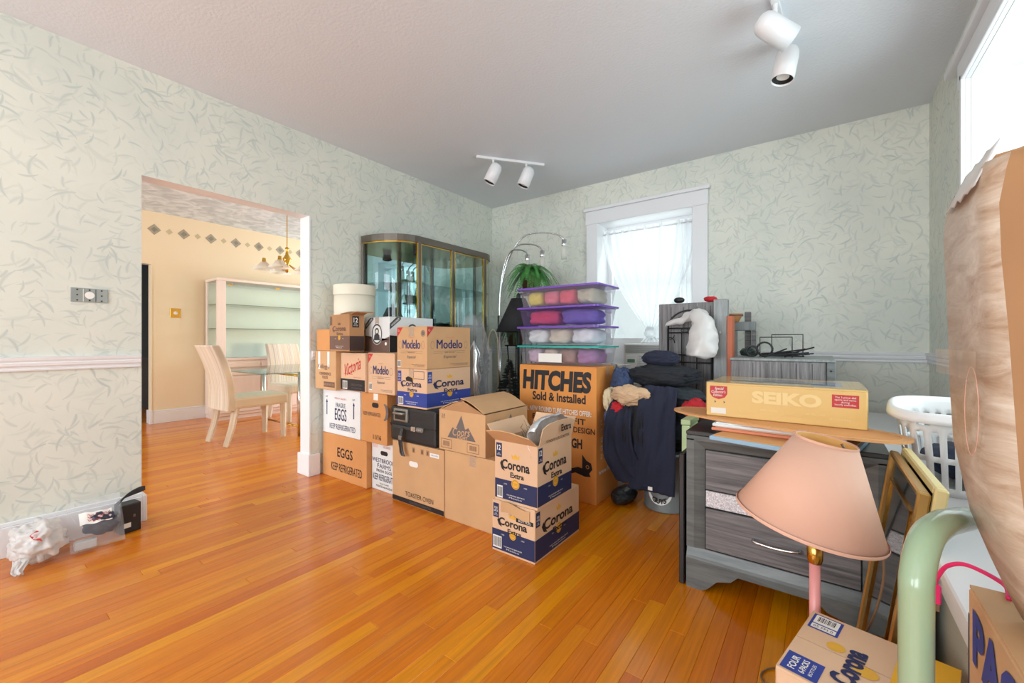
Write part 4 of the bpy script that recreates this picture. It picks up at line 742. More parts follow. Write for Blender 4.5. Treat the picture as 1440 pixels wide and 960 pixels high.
garment('shirt', (-1.04, 2.61, .775), (.062, .09, .09), DN, 45, 'indigo striped shirt hanging beside the orange box', .35, 2.1, 20)
garment('hoodie', (-.935, 2.475, .715), (.10, .04, .048), TN, 46, 'tan hooded sweatshirt peeping from the clothes heap', .4, 2.2)
garment('canvas_bag', (-1.09, 2.53, .67), (.035, .06, .07), CR, 47, 'rolled cream canvas bag wedged against the orange box', .3, 1.7)
garment('cloth', (-1.02, 2.49, .625), (.045, .035, .035), RD, 48, 'small red cloth beside the faded denim cap', .4, 2)
garment('cap', (-1.055, 2.52, .55), (.06, .06, .075), DB, 49, 'faded denim cap hanging beside the orange box', .2, 1.5)
garment('shirt', (-.585, 2.56, .66), (.055, .09, .045), RD, 50, 'red shirt behind the tip of the oval board', .35, 1.8)
garment('shoe', (-1.03, 2.62, .05), (.07, .13, .045), BLACK, 52, 'black shoe on the floor between bucket and orange box', .12, 1.2)
tr = thing('trousers', 'navy work trousers draped down the front of the heap over the bucket', 'clothing', (-.83, 2.45, .13), 0, G)
def leg(path, wd, seed, tp): drape('leg', [(p[0]+.83, p[1]-2.45, p[2]-.13) for p in path], wd, JN, '', '', seed, .018, parent=tr, solid=.012, taper=tp)
leg([(-.77, 2.535, .765), (-.77, 2.485, .70), (-.775, 2.445, .5), (-.785, 2.44, .32), (-.80, 2.45, .165)], .25, 2, (.75, 1.08))
leg([(-.985, 2.52, .66), (-.995, 2.445, .58), (-.995, 2.44, .42), (-.96, 2.445, .3), (-.90, 2.455, .19)], .20, 5, (.7, 1.2))
part("care_tag", (.02, .045, -.028, -.024, .05, .07), WHITEP, tr)
drape('hoodie', [(-.90, 2.50, .68), (-.905, 2.455, .62), (-.905, 2.45, .5), (-.90, 2.455, .40)], .12, BK, 'black sweatshirt hanging between the trouser legs', 'clothing', 8, .02, group=G)
# ------------------------------------------------------------------ bed parts, trellis, bag
hd = thing('headboard', 'grey wood headboard panel standing behind the clothes heap', 'headboard', (-.72, 3.05, 0)); part('panel', (-.215, .20, -.02, .02, 0, 1.305), GWV, hd, .004)
for k in range(4): part('groove', (-.13+k*.085, -.127+k*.085, -.0215, -.019, .02, 1.28), BLACKP, hd)
po = tag(MB().box(-.04, .04, -.035, .035, 0, 1.31, bev=.004).build('bed_post', GWF), 'pale grey square bed post beside the headboard panel', 'bed post'); po.location = (-.515, 2.95, 0); 
MB().tube([(.0, -.039, 1.1), (.0, -.033, 1.1)], .007, 10).build('bolt', STEEL, po)
bf = thing('bed_rail_frame', 'grey wood bed frame end with open top rail, behind the bed post', 'bed frame', (-.46, 3.52, 0)); part('rail', (-.08, .075, -.02, .02, 1.12, 1.185), GWF, bf, .004); part('upright', (-.08, -.045, -.02, .02, 0, 1.12), GWF, bf, .003); part('upright', (.05, .075, -.02, .02, 0, 1.12), GW, bf, .003); part('finial', (.0, .04, .02, .055, 1.12, 1.26), GW, bf, .004); part('brace', (.0, .04, .02, .055, 0, 1.12), GW, bf, .004)
bb_ = thing('wooden_bowl', 'small tan wooden bowl resting on the bed frame end', 'bowl', (-.53, 3.52, 1.187)); MB().lathe([(0, 0), (.035, 0), (.06, .05), (.062, .06), (.055, .06), (.03, .012), (0, .01)], 20).build('bowl', CARD2, bb_, True); MB().lathe([(.0635, .042), (.0635, .052)], 20).build('rim_band', BROWNP, bb_, True)
tag(lump('cap', (-.80, 3.05, 1.328), (.035, .03, .022), BLACK, 3, '', '', .1, 1.2, .9, 3), 'tiny black cap on the top edge of the headboard', 'cap'); tag(lump('cloth', (-.60, 3.05, 1.325), (.04, .03, .02), RD, 4, '', '', .2, 1.5, .9, 3), 'red cloth lying on the top edge of the headboard', 'cloth')
bo = tag(MB().box(-.028, .0, -.05, .05, 0, 1.2, bev=.002).build('wood_plank', mat('rust_cover', (176, 92, 60), .6)), 'rust coloured upright plank between bed post and grey chest', 'plank'); bo.location = (-.443, 2.93, 0)
tl = thing('iron_trellis', 'black wrought iron trellis with scrolled arch in front of the headboard', 'trellis', (-.71, 2.96, 0))
for x_ in (-.14, .14): MB().tube([(x_, 0, 0), (x_, 0, 1.13)], .007, 8).build('post', IRON, tl, True)
for x_ in (-.05, .045): MB().tube([(x_, 0, .05), (x_, 0, 1.10)], .0045, 6).build('bar', IRON, tl, True)
for z_ in (.3, .62, .9, .95, 1.10, 1.13): MB().tube([(-.14, 0, z_), (.14, 0, z_)], .005, 6).build('crossbar', IRON, tl, True)
MB().tube([(.14*math.cos(R(a)), 0, 1.13+.12*math.sin(R(a))) for a in range(0, 181, 12)], .006, 6).build('arch', IRON, tl, True)
for sx in (-1, 1):
    MB().tube([(sx*.055+(.05-.004*k)*math.cos(k*.5), 0, 1.175+(.042-.0034*k)*math.sin(k*.5)) for k in range(11)], .004, 6).build('scroll', IRON, tl, True)
    MB().tube([(sx*.115+.02*math.cos(k*.6), -.004, 1.03+.006*k+.02*math.sin(k*.6)) for k in range(11)], .0035, 6).build('scroll', IRON, tl, True)
    MB().tube([(sx*.03+.024*math.cos(k*.52), -.003, 1.115+.012*math.sin(k*.52)) for k in range(13)], .0035, 6).build('scroll', IRON, tl, True)
q = MB(); P_ = smoothpath([(-.85, 2.885, 1.155), (-.76, 2.875, 1.175), (-.68, 2.865, 1.205), (-.625, 2.85, 1.20), (-.595, 2.835, 1.12), (-.60, 2.825, 1.03), (-.61, 2.825, .965), (-.612, 2.825, .935)], 7); n_ = len(P_); rad = []
for i in range(n_):
    t = i/(n_-1); rad.append(.012+.02*t/.3 if t < .3 else (.032+.055*math.sin((t-.3)/.7*2.1) if t < .9 else .075*(1-(t-.9)/.1)**.5+.004))
q.tube(P_, rad, 20)
for v in q.bm.verts: v.co += (v.co-Vector((-.6, 2.84, 1.05))).normalized()*.02*(abs(noise.noise(v.co*16+Vector((0, 0, 3))))-.25)+Vector((noise.noise(v.co*22), .5*noise.noise(v.co*22+Vector((5, 0, 0))), .4*noise.noise(v.co*18)))*.022
tag(q.build('plastic_bag', WBAG, None, True), 'knotted white plastic bag hanging over the iron trellis', 'bag'); tag(lump('cloth', (-.602, 2.825, .99), (.035, .03, .035), cloth('peach_cloth', (230, 178, 150)), 5, '', '', .2, 1.5, 0, 3), 'peach cloth showing through the white hanging bag', 'cloth')
# ------------------------------------------------------------------ tall grey chest behind the dresser, with iron pieces on it
ch = thing('grey_chest', 'tall grey wood chest with black iron pieces on top, against the rail wall', 'chest', (-.19, 3.14, 0)); part('carcass', (-.245, .21, -.355, .30, 0, .93), GWV, ch, .003); part('top', (-.25, .25, -.36, .31, .93, .945), GWF, ch, .003); part('corner_stile', (.212, .25, -.36, .30, 0, .93), GWD, ch, .003)
for k in range(5): part('groove', (-.13+k*.07, -.128+k*.07, -.3565, -.354, .02, .92), BLACKP, ch)
for z_ in (.885, .80): MB().tube([(.231, -.362, z_), (.231, -.356, z_)], .006, 8).build('screw', BLACKP, ch)
rn = random.Random(21)
for k in range(16):
    x_, y_ = -.26+rn.random()*.17, 2.86+rn.random()*.34; a = rn.uniform(-.5, .5); L_ = rn.uniform(.05, .11); z_ = .9495+.0085*(k % 3); tz = rn.choice((0, .012, .03, .05))
    q = MB(); c_, s_ = math.cos(a)*L_, math.sin(a)*L_; q.tube([(x_-c_, y_-s_, z_), (x_, y_, z_+tz*.5), (x_+c_, y_+s_, z_+tz)], .0045, 6); tag(q.build('iron_rod', IRON), 'short black iron rod in the heap on the tall grey chest', 'rod', 'iron rods on the tall chest')
for x_, y_, hh_ in ((-.20, 2.90, .118), (-.155, 3.10, .135)):
    q = MB(); q.tube([(x_-.10, y_+.04, .949), (x_-.10, y_+.04, .949+hh_), (x_+.065, y_, .949+hh_), (x_+.065, y_, .949)], .0035, 6); tag(q.build('wire_stand', IRON), ('shorter' if hh_ < .125 else 'taller')+' of two upright bent black wires on the tall grey chest', 'stand', 'wire stands on the tall chest')
for (x_, y_, rr_, lab) in ((-.285, 3.03, .042, 'coil of black cable on the tall grey chest'), (-.345, 2.96, .03, 'small loop of black cable beside the bed post')):
    q = MB(); q.tube([(x_+rr_*math.cos(k*.4), y_+.02*math.sin(k*.13)+.004*k/9, .952+rr_+rr_*math.sin(k*.4)) for k in range(48)], .0055, 6); tag(q.build('cable_coil', BLACK, None, True), lab, 'cable')
gh = thing('headphones', 'dark green padded headset lying on the grey chest by the bed frame', 'headphones', (-.385, 3.10, .947)); MB().lathe([(0, 0), (.04, .004), (.048, .03), (.03, .05), (0, .052)], 18).build('cup', mat('dark_green_pad', (34, 54, 50), .5), gh, True)
# ------------------------------------------------------------------ dresser and what lies on it
dr = thing('nightstand', 'charcoal grey nightstand with a glittering strip between its drawers', 'nightstand', (-.14, 1.90, 0)); X0, X1 = -.325, .326
part('carcass', (X0+.01, X1-.01, .012, .45, .10, .645), GWD, dr, .003); part('top', (X0-.004, X1+.004, -.006, .46, .645, .662), mat('charcoal_top', (58, 60, 60), .3), dr, .003)
def mould(nm, pts, L_, M): MB().poly(pts, L_, M).build(nm, GWD, dr)
AX = Matrix(((0, 0, 1, 0), (1, 0, 0, 0), (0, 1, 0, 0), (0, 0, 0, 1)))
mould('top_rail', [(.014, .59), (.014, .645), (-.012, .645), (-.012, .625), (.004, .592)], X1-X0, Matrix.Translation((X0, 0, 0)) @ AX)
mould('bottom_rail', [(.014, .172), (.0, .168), (-.014, .135), (-.02, .125), (-.02, .098), (.014, .098)], X1-X0, Matrix.Translation((X0, 0, 0)) @ AX)
for x_, s in ((X0, 1), (X1, -1)): mould('stile', [(x_, .014), (x_, -.012), (x_+s*.03, -.012), (x_+s*.055, -.004), (x_+s*.07, .002), (x_+s*.07, .014)], .46, Matrix.Translation((0, 0, .17)))
DX0, DX1 = X0+.074, X1-.074; DRW = mat('drawer_shadow_gap', (22, 22, 24), .7)
part('recess', (DX0-.004, DX1+.004, .004, .014, .168, .595), DRW, dr)
for z0, z1 in ((.424, .587), (.175, .343)):
    dw = part('drawer', (DX0, DX1, -.004, .012, z0, z1), GW, dr, .002)
    if z0 < .3:
        hz_ = .262; MB().tube(smoothpath([(-.075, -.004, hz_), (-.07, -.026, hz_), (.0, -.03, hz_-.004), (.07, -.026, hz_), (.075, -.004, hz_)], 5), .006, 8).build('handle', CHROME, dw, True)
part('glitter_strip', (DX0, DX1, -.002, .012, .35, .418), GLITTER, dr, .002)
for x_, s in ((X0, 1), (X1, -1)): MB().poly([(x_, 0), (x_, .1), (x_+s*.2, .1), (x_+s*.17, .07), (x_+s*.12, .055), (x_+s*.085, .015), (x_+s*.06, 0)], .03, Matrix.Translation((0, .012, 0)) @ Matrix.Rotation(R(90), 4, 'X')).build('foot', GWD, dr)
for x_ in (X0, X1-.04): part('rear_foot', (x_, x_+.04, .40, .45, 0, .1), GWD, dr)
bd = tag(MB().box(-.011, .011, 0, .42, 0, .56, bev=.003).build('leaning_board', mat('black_gloss', (34, 34, 36), .25)), 'thin black framed panel standing on edge beside the nightstand', 'board'); bd.location = (-.485, 1.885, 0)
gb = thing('green_storage_box', 'pale green plastic box between nightstand and clothes heap', 'box', (-.575, 2.42, 0)); PG = mat('pale_green_plastic', (186, 208, 156), .4); part('tub', (-.022, .022, -.1, .08, 0, .6), PG, gb, .008); part('lid', (-.025, .025, -.105, .085, .601, .63), PG, gb, .006)
def slab(name, label, cat, loc, rz, w, d, t, ms):
    o = thing(name, label, cat, loc, rz); part('board', (-w/2, w/2, -d/2, d/2, 0, t*.75), ms[0], o, .002); part('face', (-w/2+.012, w/2-.012, -d/2+.012, d/2-.012, t*.75, t), ms[1], o); return o
slab('canvas_picture', 'canvas picture with a light blue edge, lowest on the nightstand', 'picture', (-.10, 1.93, .663), -11, .43, .42, .02, [mat('pale_blue_edge', (150, 182, 204), .6), CARD2])
slab('picture_board', 'peach coloured board under the white boxed board', 'board', (-.145, 2.03, .684), -2, .42, .36, .015, [ORP, CARDP]); slab('boxed_board', 'thin white boxed board just under the oval wooden board', 'board', (-.14, 2.04, .700), -1, .43, .37, .015, [CARDW, CARDW])
def oval(k, a, c): return [(a*math.copysign(abs(math.cos(t))**.85, math.cos(t)), c*math.copysign(abs(math.sin(t))**.85, math.sin(t))) for t in [2*math.pi*i/40 for i in range(40)]]
ob = thing('oval_board', 'oval orange-tan wooden board under the yellow clock box', 'board', (-.16, 1.985, .7165), -17); MB().poly(oval(0, .42, .15), .008).build('board', mat('honey_wood', (218, 160, 104), .5, var=.06, vs_=4, stretch=(1, 8, 1)), ob); MB().poly([(x*.93, y*.86) for x, y in oval(0, .42, .15)], .0006, Matrix.Translation((0, 0, .008))).build('inlay', CARD2, ob)
SK = mat('golden_yellow_card', (230, 190, 116), .4); r = carton('clock_box', 'shrink-wrapped golden yellow SEIKO clock box on the nightstand', -.40, .133, 1.955, 2.35, .7265, .868, SK, tape=False, seam='x', group=None); 
text(r, 'F', 'SEIKO', .02, .092, .23, .05, mat('faded_cream_print', (242, 212, 148), .5), .05)
decal(r, 'F', [(-.252, .128), (-.185, .128), (-.185, .095), (-.195, .08), (-.218, .072), (-.242, .08), (-.252, .095)], REDP, 'red_shield'); text(r, 'F', "Special\nCollector's\nEdition", -.2185, .104, .055, .04, WHITEP, .01, .2); band(r, 'F', -.248, -.19, .012, .036, WHITEP, 'paper_label')
for u in (-.235, -.2): decal(r, 'F', [(u, .066), (u+.008, .062), (u+.002, .056)], GREYP, 'printed_hand')
band(r, 'F', .165, .243, .075, .122, REDP, 'red_panel'); text(r, 'F', 'The 3-piece dial\nopens and turns\nduring\nhourly melodies', .204, .0985, .062, .036, WHITEP)
for i in range(5): text(r, 'F', ('MELODIES IN MOTION', 'WALL CLOCK', 'QUARTZ MOVEMENT', 'SIX MELODIES', 'ROTATING')[i], -.11+i*.075, .03+.012*(i % 2), .06, .008, mat('faded_cream_print', (242, 212, 148), .5))
disc(r, 'T', -.02, .03, .11, mat('pale_grey_print', (196, 194, 186), .4), 'printed_clock', .0012, .16); disc(r, 'T', -.02, .03, .07, mat('clock_face_print', (150, 146, 138), .4), 'printed_clock', .0016, .1); band(r, 'T', .1, .2, -.1, .1, mat('faded_blue_print', (150, 160, 190), .4), 'printed_panel')
q = MB(); w_, d_, h_ = r['dims']; q.box(-w_/2-.002, w_/2+.002, -d_/2-.002, d_/2+.002, .0, h_+.002); q.build('shrink_wrap', glass_mat('shrink_wrap', (.98, .98, .98), 1.3), r)
# ------------------------------------------------------------------ pink lamp
lp = thing('table_lamp', 'pink table lamp with a tilted conical peach shade on the floor', 'lamp', (-.013, 1.30, 0))
MB().lathe([(0, 0), (.05, 0), (.05, .015), (.035, .03), (.02, .05), (.014, .09)], 28).build('base', PINKPOLE, lp, True); MB().tube([(0, 0, .05), (0, 0, .50)], .0122, 14).build('pole', PINKPOLE, lp, True); MB().lathe([(.014, .49), (.017, .50), (.017, .53), (.011, .535), (.011, .62), (0, .625)], 16).build('fitting', BRASS, lp, True)
Fv = Vector((-math.sin(R(36.494)), math.cos(R(36.494)), 0)); MS = Matrix.Translation((0, 0, .685)) @ Matrix.Rotation(R(6), 4, Vector((Fv.y, -Fv.x, 0))) @ Matrix.Rotation(R(9), 4, Fv)
sh_ = MB().lathe([(.159, -.092), (.064, .118)], 48, M=MS).build('shade', [SHADE, SHADEIN], lp, True); md = sh_.modifiers.new('thickness', 'SOLIDIFY'); md.thickness = .0025; md.offset = -1; md.material_offset = 1
for rr_, zz in ((.1595, -.09), (.0645, .116)): MB().lathe([(rr_+.001, zz-.004), (rr_+.0022, zz), (rr_+.001, zz+.004)], 48, M=MS).build('shade_trim', SHADE, sh_, True)
q = MB()
for k in range(3): a = 2.09*k+.4; q.tube([MS @ Vector((.063*math.cos(a), .063*math.sin(a), .105)), MS @ Vector((0, 0, .09))], .002, 5)
q.tube([MS @ Vector((0, 0, .09)), (0, 0, .62)], .003, 6); q.build('spider', BRASS, sh_)
cd = MB(); cd.tube(smoothpath([(.04, 1.31, .795), (.065, 1.30, .74), (.10, 1.30, .64), (.118, 1.31, .52), (.11, 1.33, .42), (.09, 1.37, .32), (.05, 1.40, .22), (.0, 1.43, .10), (-.05, 1.46, .02), (-.10, 1.46, .0045), (-.15, 1.50, .0045), (-.13, 1.56, .0045), (-.06, 1.58, .0045), (.0, 1.36, .02)], 8), .0028, 6)
o = cd.build('cord', mat('brown_cord', (120, 92, 66), .5), lp, True); o.location = (.013, -1.30, 0)
# ------------------------------------------------------------------ framed pictures leaning on the radiator cover
def frame(label, At, Bt, Ab, m0, m1, rw, glassm):
    At, Bt, Ab = Vector(At), Vector(Bt), Vector(Ab); ex = (Bt-At).normalized(); ez = (At-Ab).normalized(); ey = ez.cross(ex).normalized(); ez = ex.cross(ey).normalized(); W = (Bt-At).length; Hh = (At-Ab).length
    f = thing('framed_picture', label, 'picture frame', (0, 0, 0)); f.matrix_world = Matrix((( ex.x, ey.x, ez.x, Ab.x), (ex.y, ey.y, ez.y, Ab.y), (ex.z, ey.z, ez.z, Ab.z), (0, 0, 0, 1)))
    for q_ in ((0, rw, 0, Hh), (W-rw, W, 0, Hh), (rw, W-rw, 0, rw), (rw, W-rw, Hh-rw, Hh)):
        rl = part('rail', (q_[0], q_[1], -.012, .012, q_[2], q_[3]), m0, f, .004)
    i = rw; part('backing', (i, W-i, .004, .008, i, Hh-i), mat('dark_mat_board', (46, 48, 50), .6), f); t_ = .008; g_ = .055
    for q_ in ((i+g_, i+g_+t_, i+g_, Hh-i-g_), (W-i-g_-t_, W-i-g_, i+g_, Hh-i-g_), (i+g_, W-i-g_, i+g_, i+g_+t_), (i+g_, W-i-g_, Hh-i-g_-t_, Hh-i-g_)): part('inner_fillet', (q_[0], q_[1], -.008, .004, q_[2], q_[3]), m1, f)
    part('print', (i+g_+t_, W-i-g_-t_, .001, .004, i+g_+t_, Hh-i-g_-t_), mat('murky_print', (84, 78, 80), .6, var=.4, vs_=5), f); part('glass', (i, W-i, -.0035, -.001, i, Hh-i), glassm, f); return f
frame('gilt framed dark picture under glass, leaning on the radiator cover', (.192, 1.835, .69), (.196, 1.365, .69), (.098, 1.835, .012), GOLDF, BRASS, .016, GLASS)
fb = frame('cream-gold backed frame leaning just behind the dark glazed picture', (.221, 1.83, .705), (.225, 1.36, .705), (.127, 1.83, .012), CREAMG, GOLDF, .022, GLASS)
# ------------------------------------------------------------------ radiator cover, basket
rc = struct(MB().box(.235, .575, .955, 3.80, 0, .515).build('trim_radiator_cover', mat('cover_paint', (206, 206, 200), .5)), 'white radiator cover with pierced metal front along the recess wall')
part('shelf_top', (.212, .578, .945, 3.84, .516, .546), WHITE, rc, .004)
yy = .955
while yy < 3.75:
    part('stile', (.222, .2355, yy, yy+.05, 0, .515), WHITE, rc, .002); part('pierced_panel', (.230, .2345, yy+.05, min(yy+.62, 3.80), .07, .47), GRILLE, rc); part('rail', (.222, .2355, yy+.05, min(yy+.62, 3.80), .47, .515), WHITE, rc); part('rail', (.222, .2355, yy+.05, min(yy+.62, 3.80), 0, .07), WHITE, rc); yy += .62
bs = thing('laundry_basket', 'white plastic laundry basket with slotted sides on the radiator cover', 'basket', (.39, 2.15, .547), -6); BW, BD_, BHH = .165, .285, .265
def bpt(t, v, out=0):
    n = 4; a = 2*math.pi*t; hx, hyy = BW-.035*(1-v)+out, BD_-.045*(1-v)+out; c_, s_ = math.cos(a), math.sin(a); k = (abs(c_)**3.2+abs(s_)**3.2)**(-1/3.2); return Vector((hx*c_*k, hyy*s_*k, BHH*v))
q = MB(); NC = 120; rows = [0, .05, .10, .40, .47, .77, .85, .93, 1.0]; vg = [[q.bm.verts.new(bpt(i/NC, v)) for v in rows] for i in range(NC)]
for i in range(NC):
    for j in range(len(rows)-1):
        if j in (2, 4) and i % 4 in (1, 2): continue
        if j == 6 and (i % 60) in (11, 12, 13, 14, 17, 18, 19, 20): continue
        q.bm.faces.new((vg[i][j], vg[(i+1) % NC][j], vg[(i+1) % NC][j+1], vg[i][j+1]))
q.bm.faces.new([vg[i][0] for i in range(NC)]); BWH = mat('white_basket_plastic', (236, 236, 236), .35); q.build('tub', BWH, bs, True, solid=.003)
q = MB(); q.grid(lambda u, v: bpt(u, 1, .022*math.sin(v*1.57))+Vector((0, 0, .006*math.sin(v*3.14)-.03*v*v)), NC, 6, True); q.build('rim', BWH, bs, True, solid=.003)
tag(lump('laundry', (.39, 2.15, .62), (.085, .17, .055), JN, 61, '', '', .2, 1.8, 0, 4, rz=-6), 'dark navy laundry inside the white basket', 'clothing')
# ------------------------------------------------------------------ right foreground
r = carton('beer_case', 'cream and yellow Corona case standing in the corner by the green tube', -.0485, .1965, .9555, 1.2175, 0, .40, CARDP, rz=-12.8, tape=False, seam='x'); r.location = (.074, 1.0865, 0)
band(r, 'T', .035, .122, -.13, .13, YELP); text(r, 'T', 'Corona', -.025, -.025, .13, .042, NAVY, .045, 0, 90); disc(r, 'T', -.055, .02, .016, GOLDP, 'printed_crown'); disc(r, 'T', .0, -.02, .018, GOLDP, 'printed_seal', rx=.02)
band(r, 'T', -.115, -.06, .055, .12, BLUE, 'label_panel'); band(r, 'T', -.11, -.065, .08, .116, WHITEP, 'label_panel', .0012); barcode(r, 'T', -.088, .1, .038, .028); band(r, 'T', -.11, -.065, .059, .076, WHITEP, 'label_panel', .0012); text(r, 'T', '05 FM 0', -.088, .067, .036, .009, BLACKP, e=.0016)
band(r, 'T', -.117, -.055, -.125, -.062, BLUE, 'number_panel'); text(r, 'T', 'FOUR', -.1, -.094, .045, .013, WHITEP, .02, 0, 90); text(r, 'T', '6-PACKS', -.083, -.094, .045, .011, WHITEP, .02, 0, 90); text(r, 'T', 'BOTTLES', -.069, -.094, .04, .006, WHITEP, 0, 0, 90)
text(r, 'T', '12 FL OZ', .05, .03, .05, .006, BLACKP, .02, 0, 90); text(r, 'T', 'C\nGOOD 24\nBEER', .065, -.05, .05, .03, BLACKP, .01, 0, 90)
r = carton('shipping_box', 'tan box with big blue PACIFIC lettering under the tall taped box', .17, .56, .42, .873, 0, .70, CARD, tape=False, seam='y'); w, d, h = r['dims']
text(r, 'L', 'PACIFIC', -.03, .642, .34, .075, BLUE, .05); 
for k in range(4): band(r, 'L', -.13+k*.07, -.08+k*.07, .545, .56, BLUE, 'printed_bar')
text(r, 'L', 'FREIGHT SERVICE', -.03, .50, .26, .022, BROWNP); band(r, 'L', -d/2+.001, -d/2+.006, .03, .66, NAVY, 'printed_edge')
tb = thing('tall_carton', 'tall battered cardboard carton wrapped in whitish packing tape', 'box', (.35, .81, .702))
WT = greywood('taped_cardboard', (5, 9, 34), (160, 128, 100), (204, 188, 170), .4); BC = mat('kraft_cardboard', (160, 118, 80), .8, var=.1, vs_=5)
q = MB(); rows_z = [0, .015, .04, .07, .11, .15, .2, .28, .36, .44, .5, .54, .555]
def sect(z):
    k = max(0, 1-z/.23); yf = .104-.11*k**1.8; xl = -.20+.018*math.sin(z*9)*.4+.06*k**2; tp_ = max(0, (z-.52)/.035)
    bul = .008*math.sin(z*8+1)
    base_ = [(xl+.015-bul*0, -.115), (xl-.004*math.sin(z*11), -.09), (xl-bul, .0*yf-.01), (xl-bul*.5, yf-.03), (xl+.012, yf-.006), (xl+.04, yf), (.16, yf), (.19, yf-.03), (.19, -.08), (.16, -.115)]
    return [(x+(.01*tp_ if x < 0 else -.01*tp_), y, z) for x, y in base_]
vg = [[q.bm.verts.new(Vector(p)+Vector((noise.noise(Vector(p)*16), noise.noise(Vector(p)*16+Vector((9, 0, 0))), 0))*.004) for p in sect(z)] for z in rows_z]
for a, c in zip(vg, vg[1:]):
    for i in range(10): q.bm.faces.new((a[i], a[(i+1) % 10], c[(i+1) % 10], c[i]))
q.bm.faces.new(vg[0][::-1]); q.bm.faces.new(vg[-1]); body = q.build('body', [WT, BC], tb, True)
for p in body.data.polygons:
    if p.normal.y < -.8 and p.center.y < -.09: p.material_index = 1
q = MB(); q.grid(lambda u, v: Vector((-.19+.30*v, -.10+.2*u, .557+.035*math.sin(v*3)+.012*noise.noise(Vector((u*6, v*6, 2))))), 12, 10); q.build('torn_flap', BC, tb, True, solid=.004)
q = MB(); q.grid(lambda u, v: Vector((-.205+.02*v, -.09+.14*u, .53+.05*v+.006*noise.noise(Vector((u*8, v*8, 6))))), 10, 5); q.build('loose_tape', WBAG, tb, True, solid=.001)
q = MB(); q.grid(lambda u, v: Vector((-.208-.002*math.sin(u*9), -.11+.2*u, .30+.035*v)), 12, 3); q.build('tape_band', TAPE, tb, True); 
q = MB(); q.tube([(-.2005, -.055+.03*math.cos(a), .26+.055*math.sin(a)) for a in [k*.3 for k in range(22)]], .0004, 4); q.build('pink_scrawl', mat('pink_marker', (214, 164, 146), .6), tb)
q = MB(); gt = thing('walker_frame', 'sage green enamelled metal tube frame bending over beside the taped carton', 'frame', (.091, .689, 0)); q.tube(smoothpath([(0, 0, 0), (0, 0, .4), (0, 0, .71), (.002, .006, .77), (.014, .036, .803), (.034, .085, .808), (.058, .15, .797), (.077, .205, .785), (.092, .25, .775)], 7), .0165, 20); q.build('tube', SAGE, gt, True); MB().lathe([(0, 0), (.02, 0), (.02, .03), (.017, .03)], 16).build('foot_cap', BLACK, gt, True)
cb_ = thing('usb_cable', 'bright pink USB cable hanging beside the green tube', 'cable', (.153, .984, .63)); PK = mat('hot_pink_cable', (226, 40, 104), .4)
MB().tube(smoothpath([(.05, -.135, .0725), (.055, -.09, .0735), (.03, -.04, .07), (.012, -.02, .055), (.004, -.004, .03), (.0, 0, .012)], 7), .0032, 8).build('wire', PK, cb_, True); part('plug', (-.007, .007, -.005, .005, -.02, .012), PK, cb_, .002); part('connector', (-.005, .005, -.0025, .0025, -.032, -.02), CHROME, cb_)
# ------------------------------------------------------------------ left wall plate and bags
pp = thing('wall_box_plate', 'bare metal electrical box left open on the wallpapered wall', 'electrical box', (XL, .4585, 1.291)); part('plate', (0, .006, -.072, .072, -.037, .037), STEEL, pp, .001)
MB().lathe([(0, 0), (.019, 0), (.019, .002), (0, .003)], 20, M=Matrix.Translation((.0065, 0, 0)) @ Matrix.Rotation(R(90), 4, 'Y')).build('knockout', WHITEP, pp)
for y_ in (-.047, 0, .047):
    for z_ in (-.028, .0, .028):
        if y_ == 0 and z_ == 0: continue
        MB().tube([(.004, y_, z_), (.0075, y_, z_)], .004, 8).build('slot', BLACKP, pp)
part('bracket', (.006, .0085, -.025, -.0235, -.034, .034), WHITEP, pp); part('bracket', (.006, .0085, .0235, .025, -.034, .034), BLACKP, pp)
gbag = thing('grocery_bag', 'crumpled white plastic grocery bag with red print by the baseboard', 'bag', (-2.985, .255, 0)); lump('bag', (0, 0, .10), (.10, .085, .09), WBAG, 71, '', '', .38, 2.6, .93, 5, gbag)
for k_, p_ in enumerate(([(.06, -.05, .05), (.095, -.06, .035), (.115, -.07, .02), (.135, -.065, .008)],)): drape('handle_loop', p_, .05, WBAG, '', '', k_+3, .008, (0, 1, 0), gbag, .002, (1.2, .5))
q = MB(); q.poly([(-.02, .0), (.0, .02), (.02, .012), (.012, -.01), (.025, -.03), (-.005, -.02)], .002, Matrix.Translation((.088, -.012, .155)) @ Matrix.Rotation(R(60), 4, 'Y') @ Matrix.Rotation(R(80), 4, 'Z')); q.build('printed_mark', REDP, gbag)
zb = thing('ziploc_bag', 'clear plastic bag of electronics with a white label strip by the baseboard', 'bag', (-2.95, .455, 0))
q = MB()
def zbf(u, v):
    th = .05*math.sin(v*3.1)*math.sin(u*3.1)**.5+.004; return Vector((.03-.13*v+th+.006*noise.noise(Vector((u*9, v*9, 1))), -.10+.20*u, .015+.215*v+.01*noise.noise(Vector((u*5, v*3, 7)))))
q.grid(zbf, 24, 18); q.grid(lambda u, v: zbf(u, v)-Vector((2*.05*math.sin(v*3.1)*math.sin(u*3.1)**.5+.008, 0, 0)), 24, 18); q.build('film', FILM, zb, True)
q = MB(); q.grid(lambda u, v: zbf(.18+.6*u, .55+.2*v)+Vector((.004, 0, 0)), 12, 4); q.build('paper_strip', WHITEP, zb, True)
q = MB(); rn = random.Random(6)
for k in range(3):
    q.tube([zbf(.32+.42*i/16, .70-.045*k+.022*math.sin(i*2.1+k))+Vector((.007, 0, 0)) for i in range(17)], .0013, 4)
q.build('red_scribble', REDP, zb)
tag(MB().box(-.02, .02, -.04, .04, 0, .04, bev=.004).build('adapter', mat('pale_grey_plastic', (196, 196, 196), .4)), 'pale grey power adapter at the bottom of the clear bag', 'adapter').location = (-2.945, .41, .016)
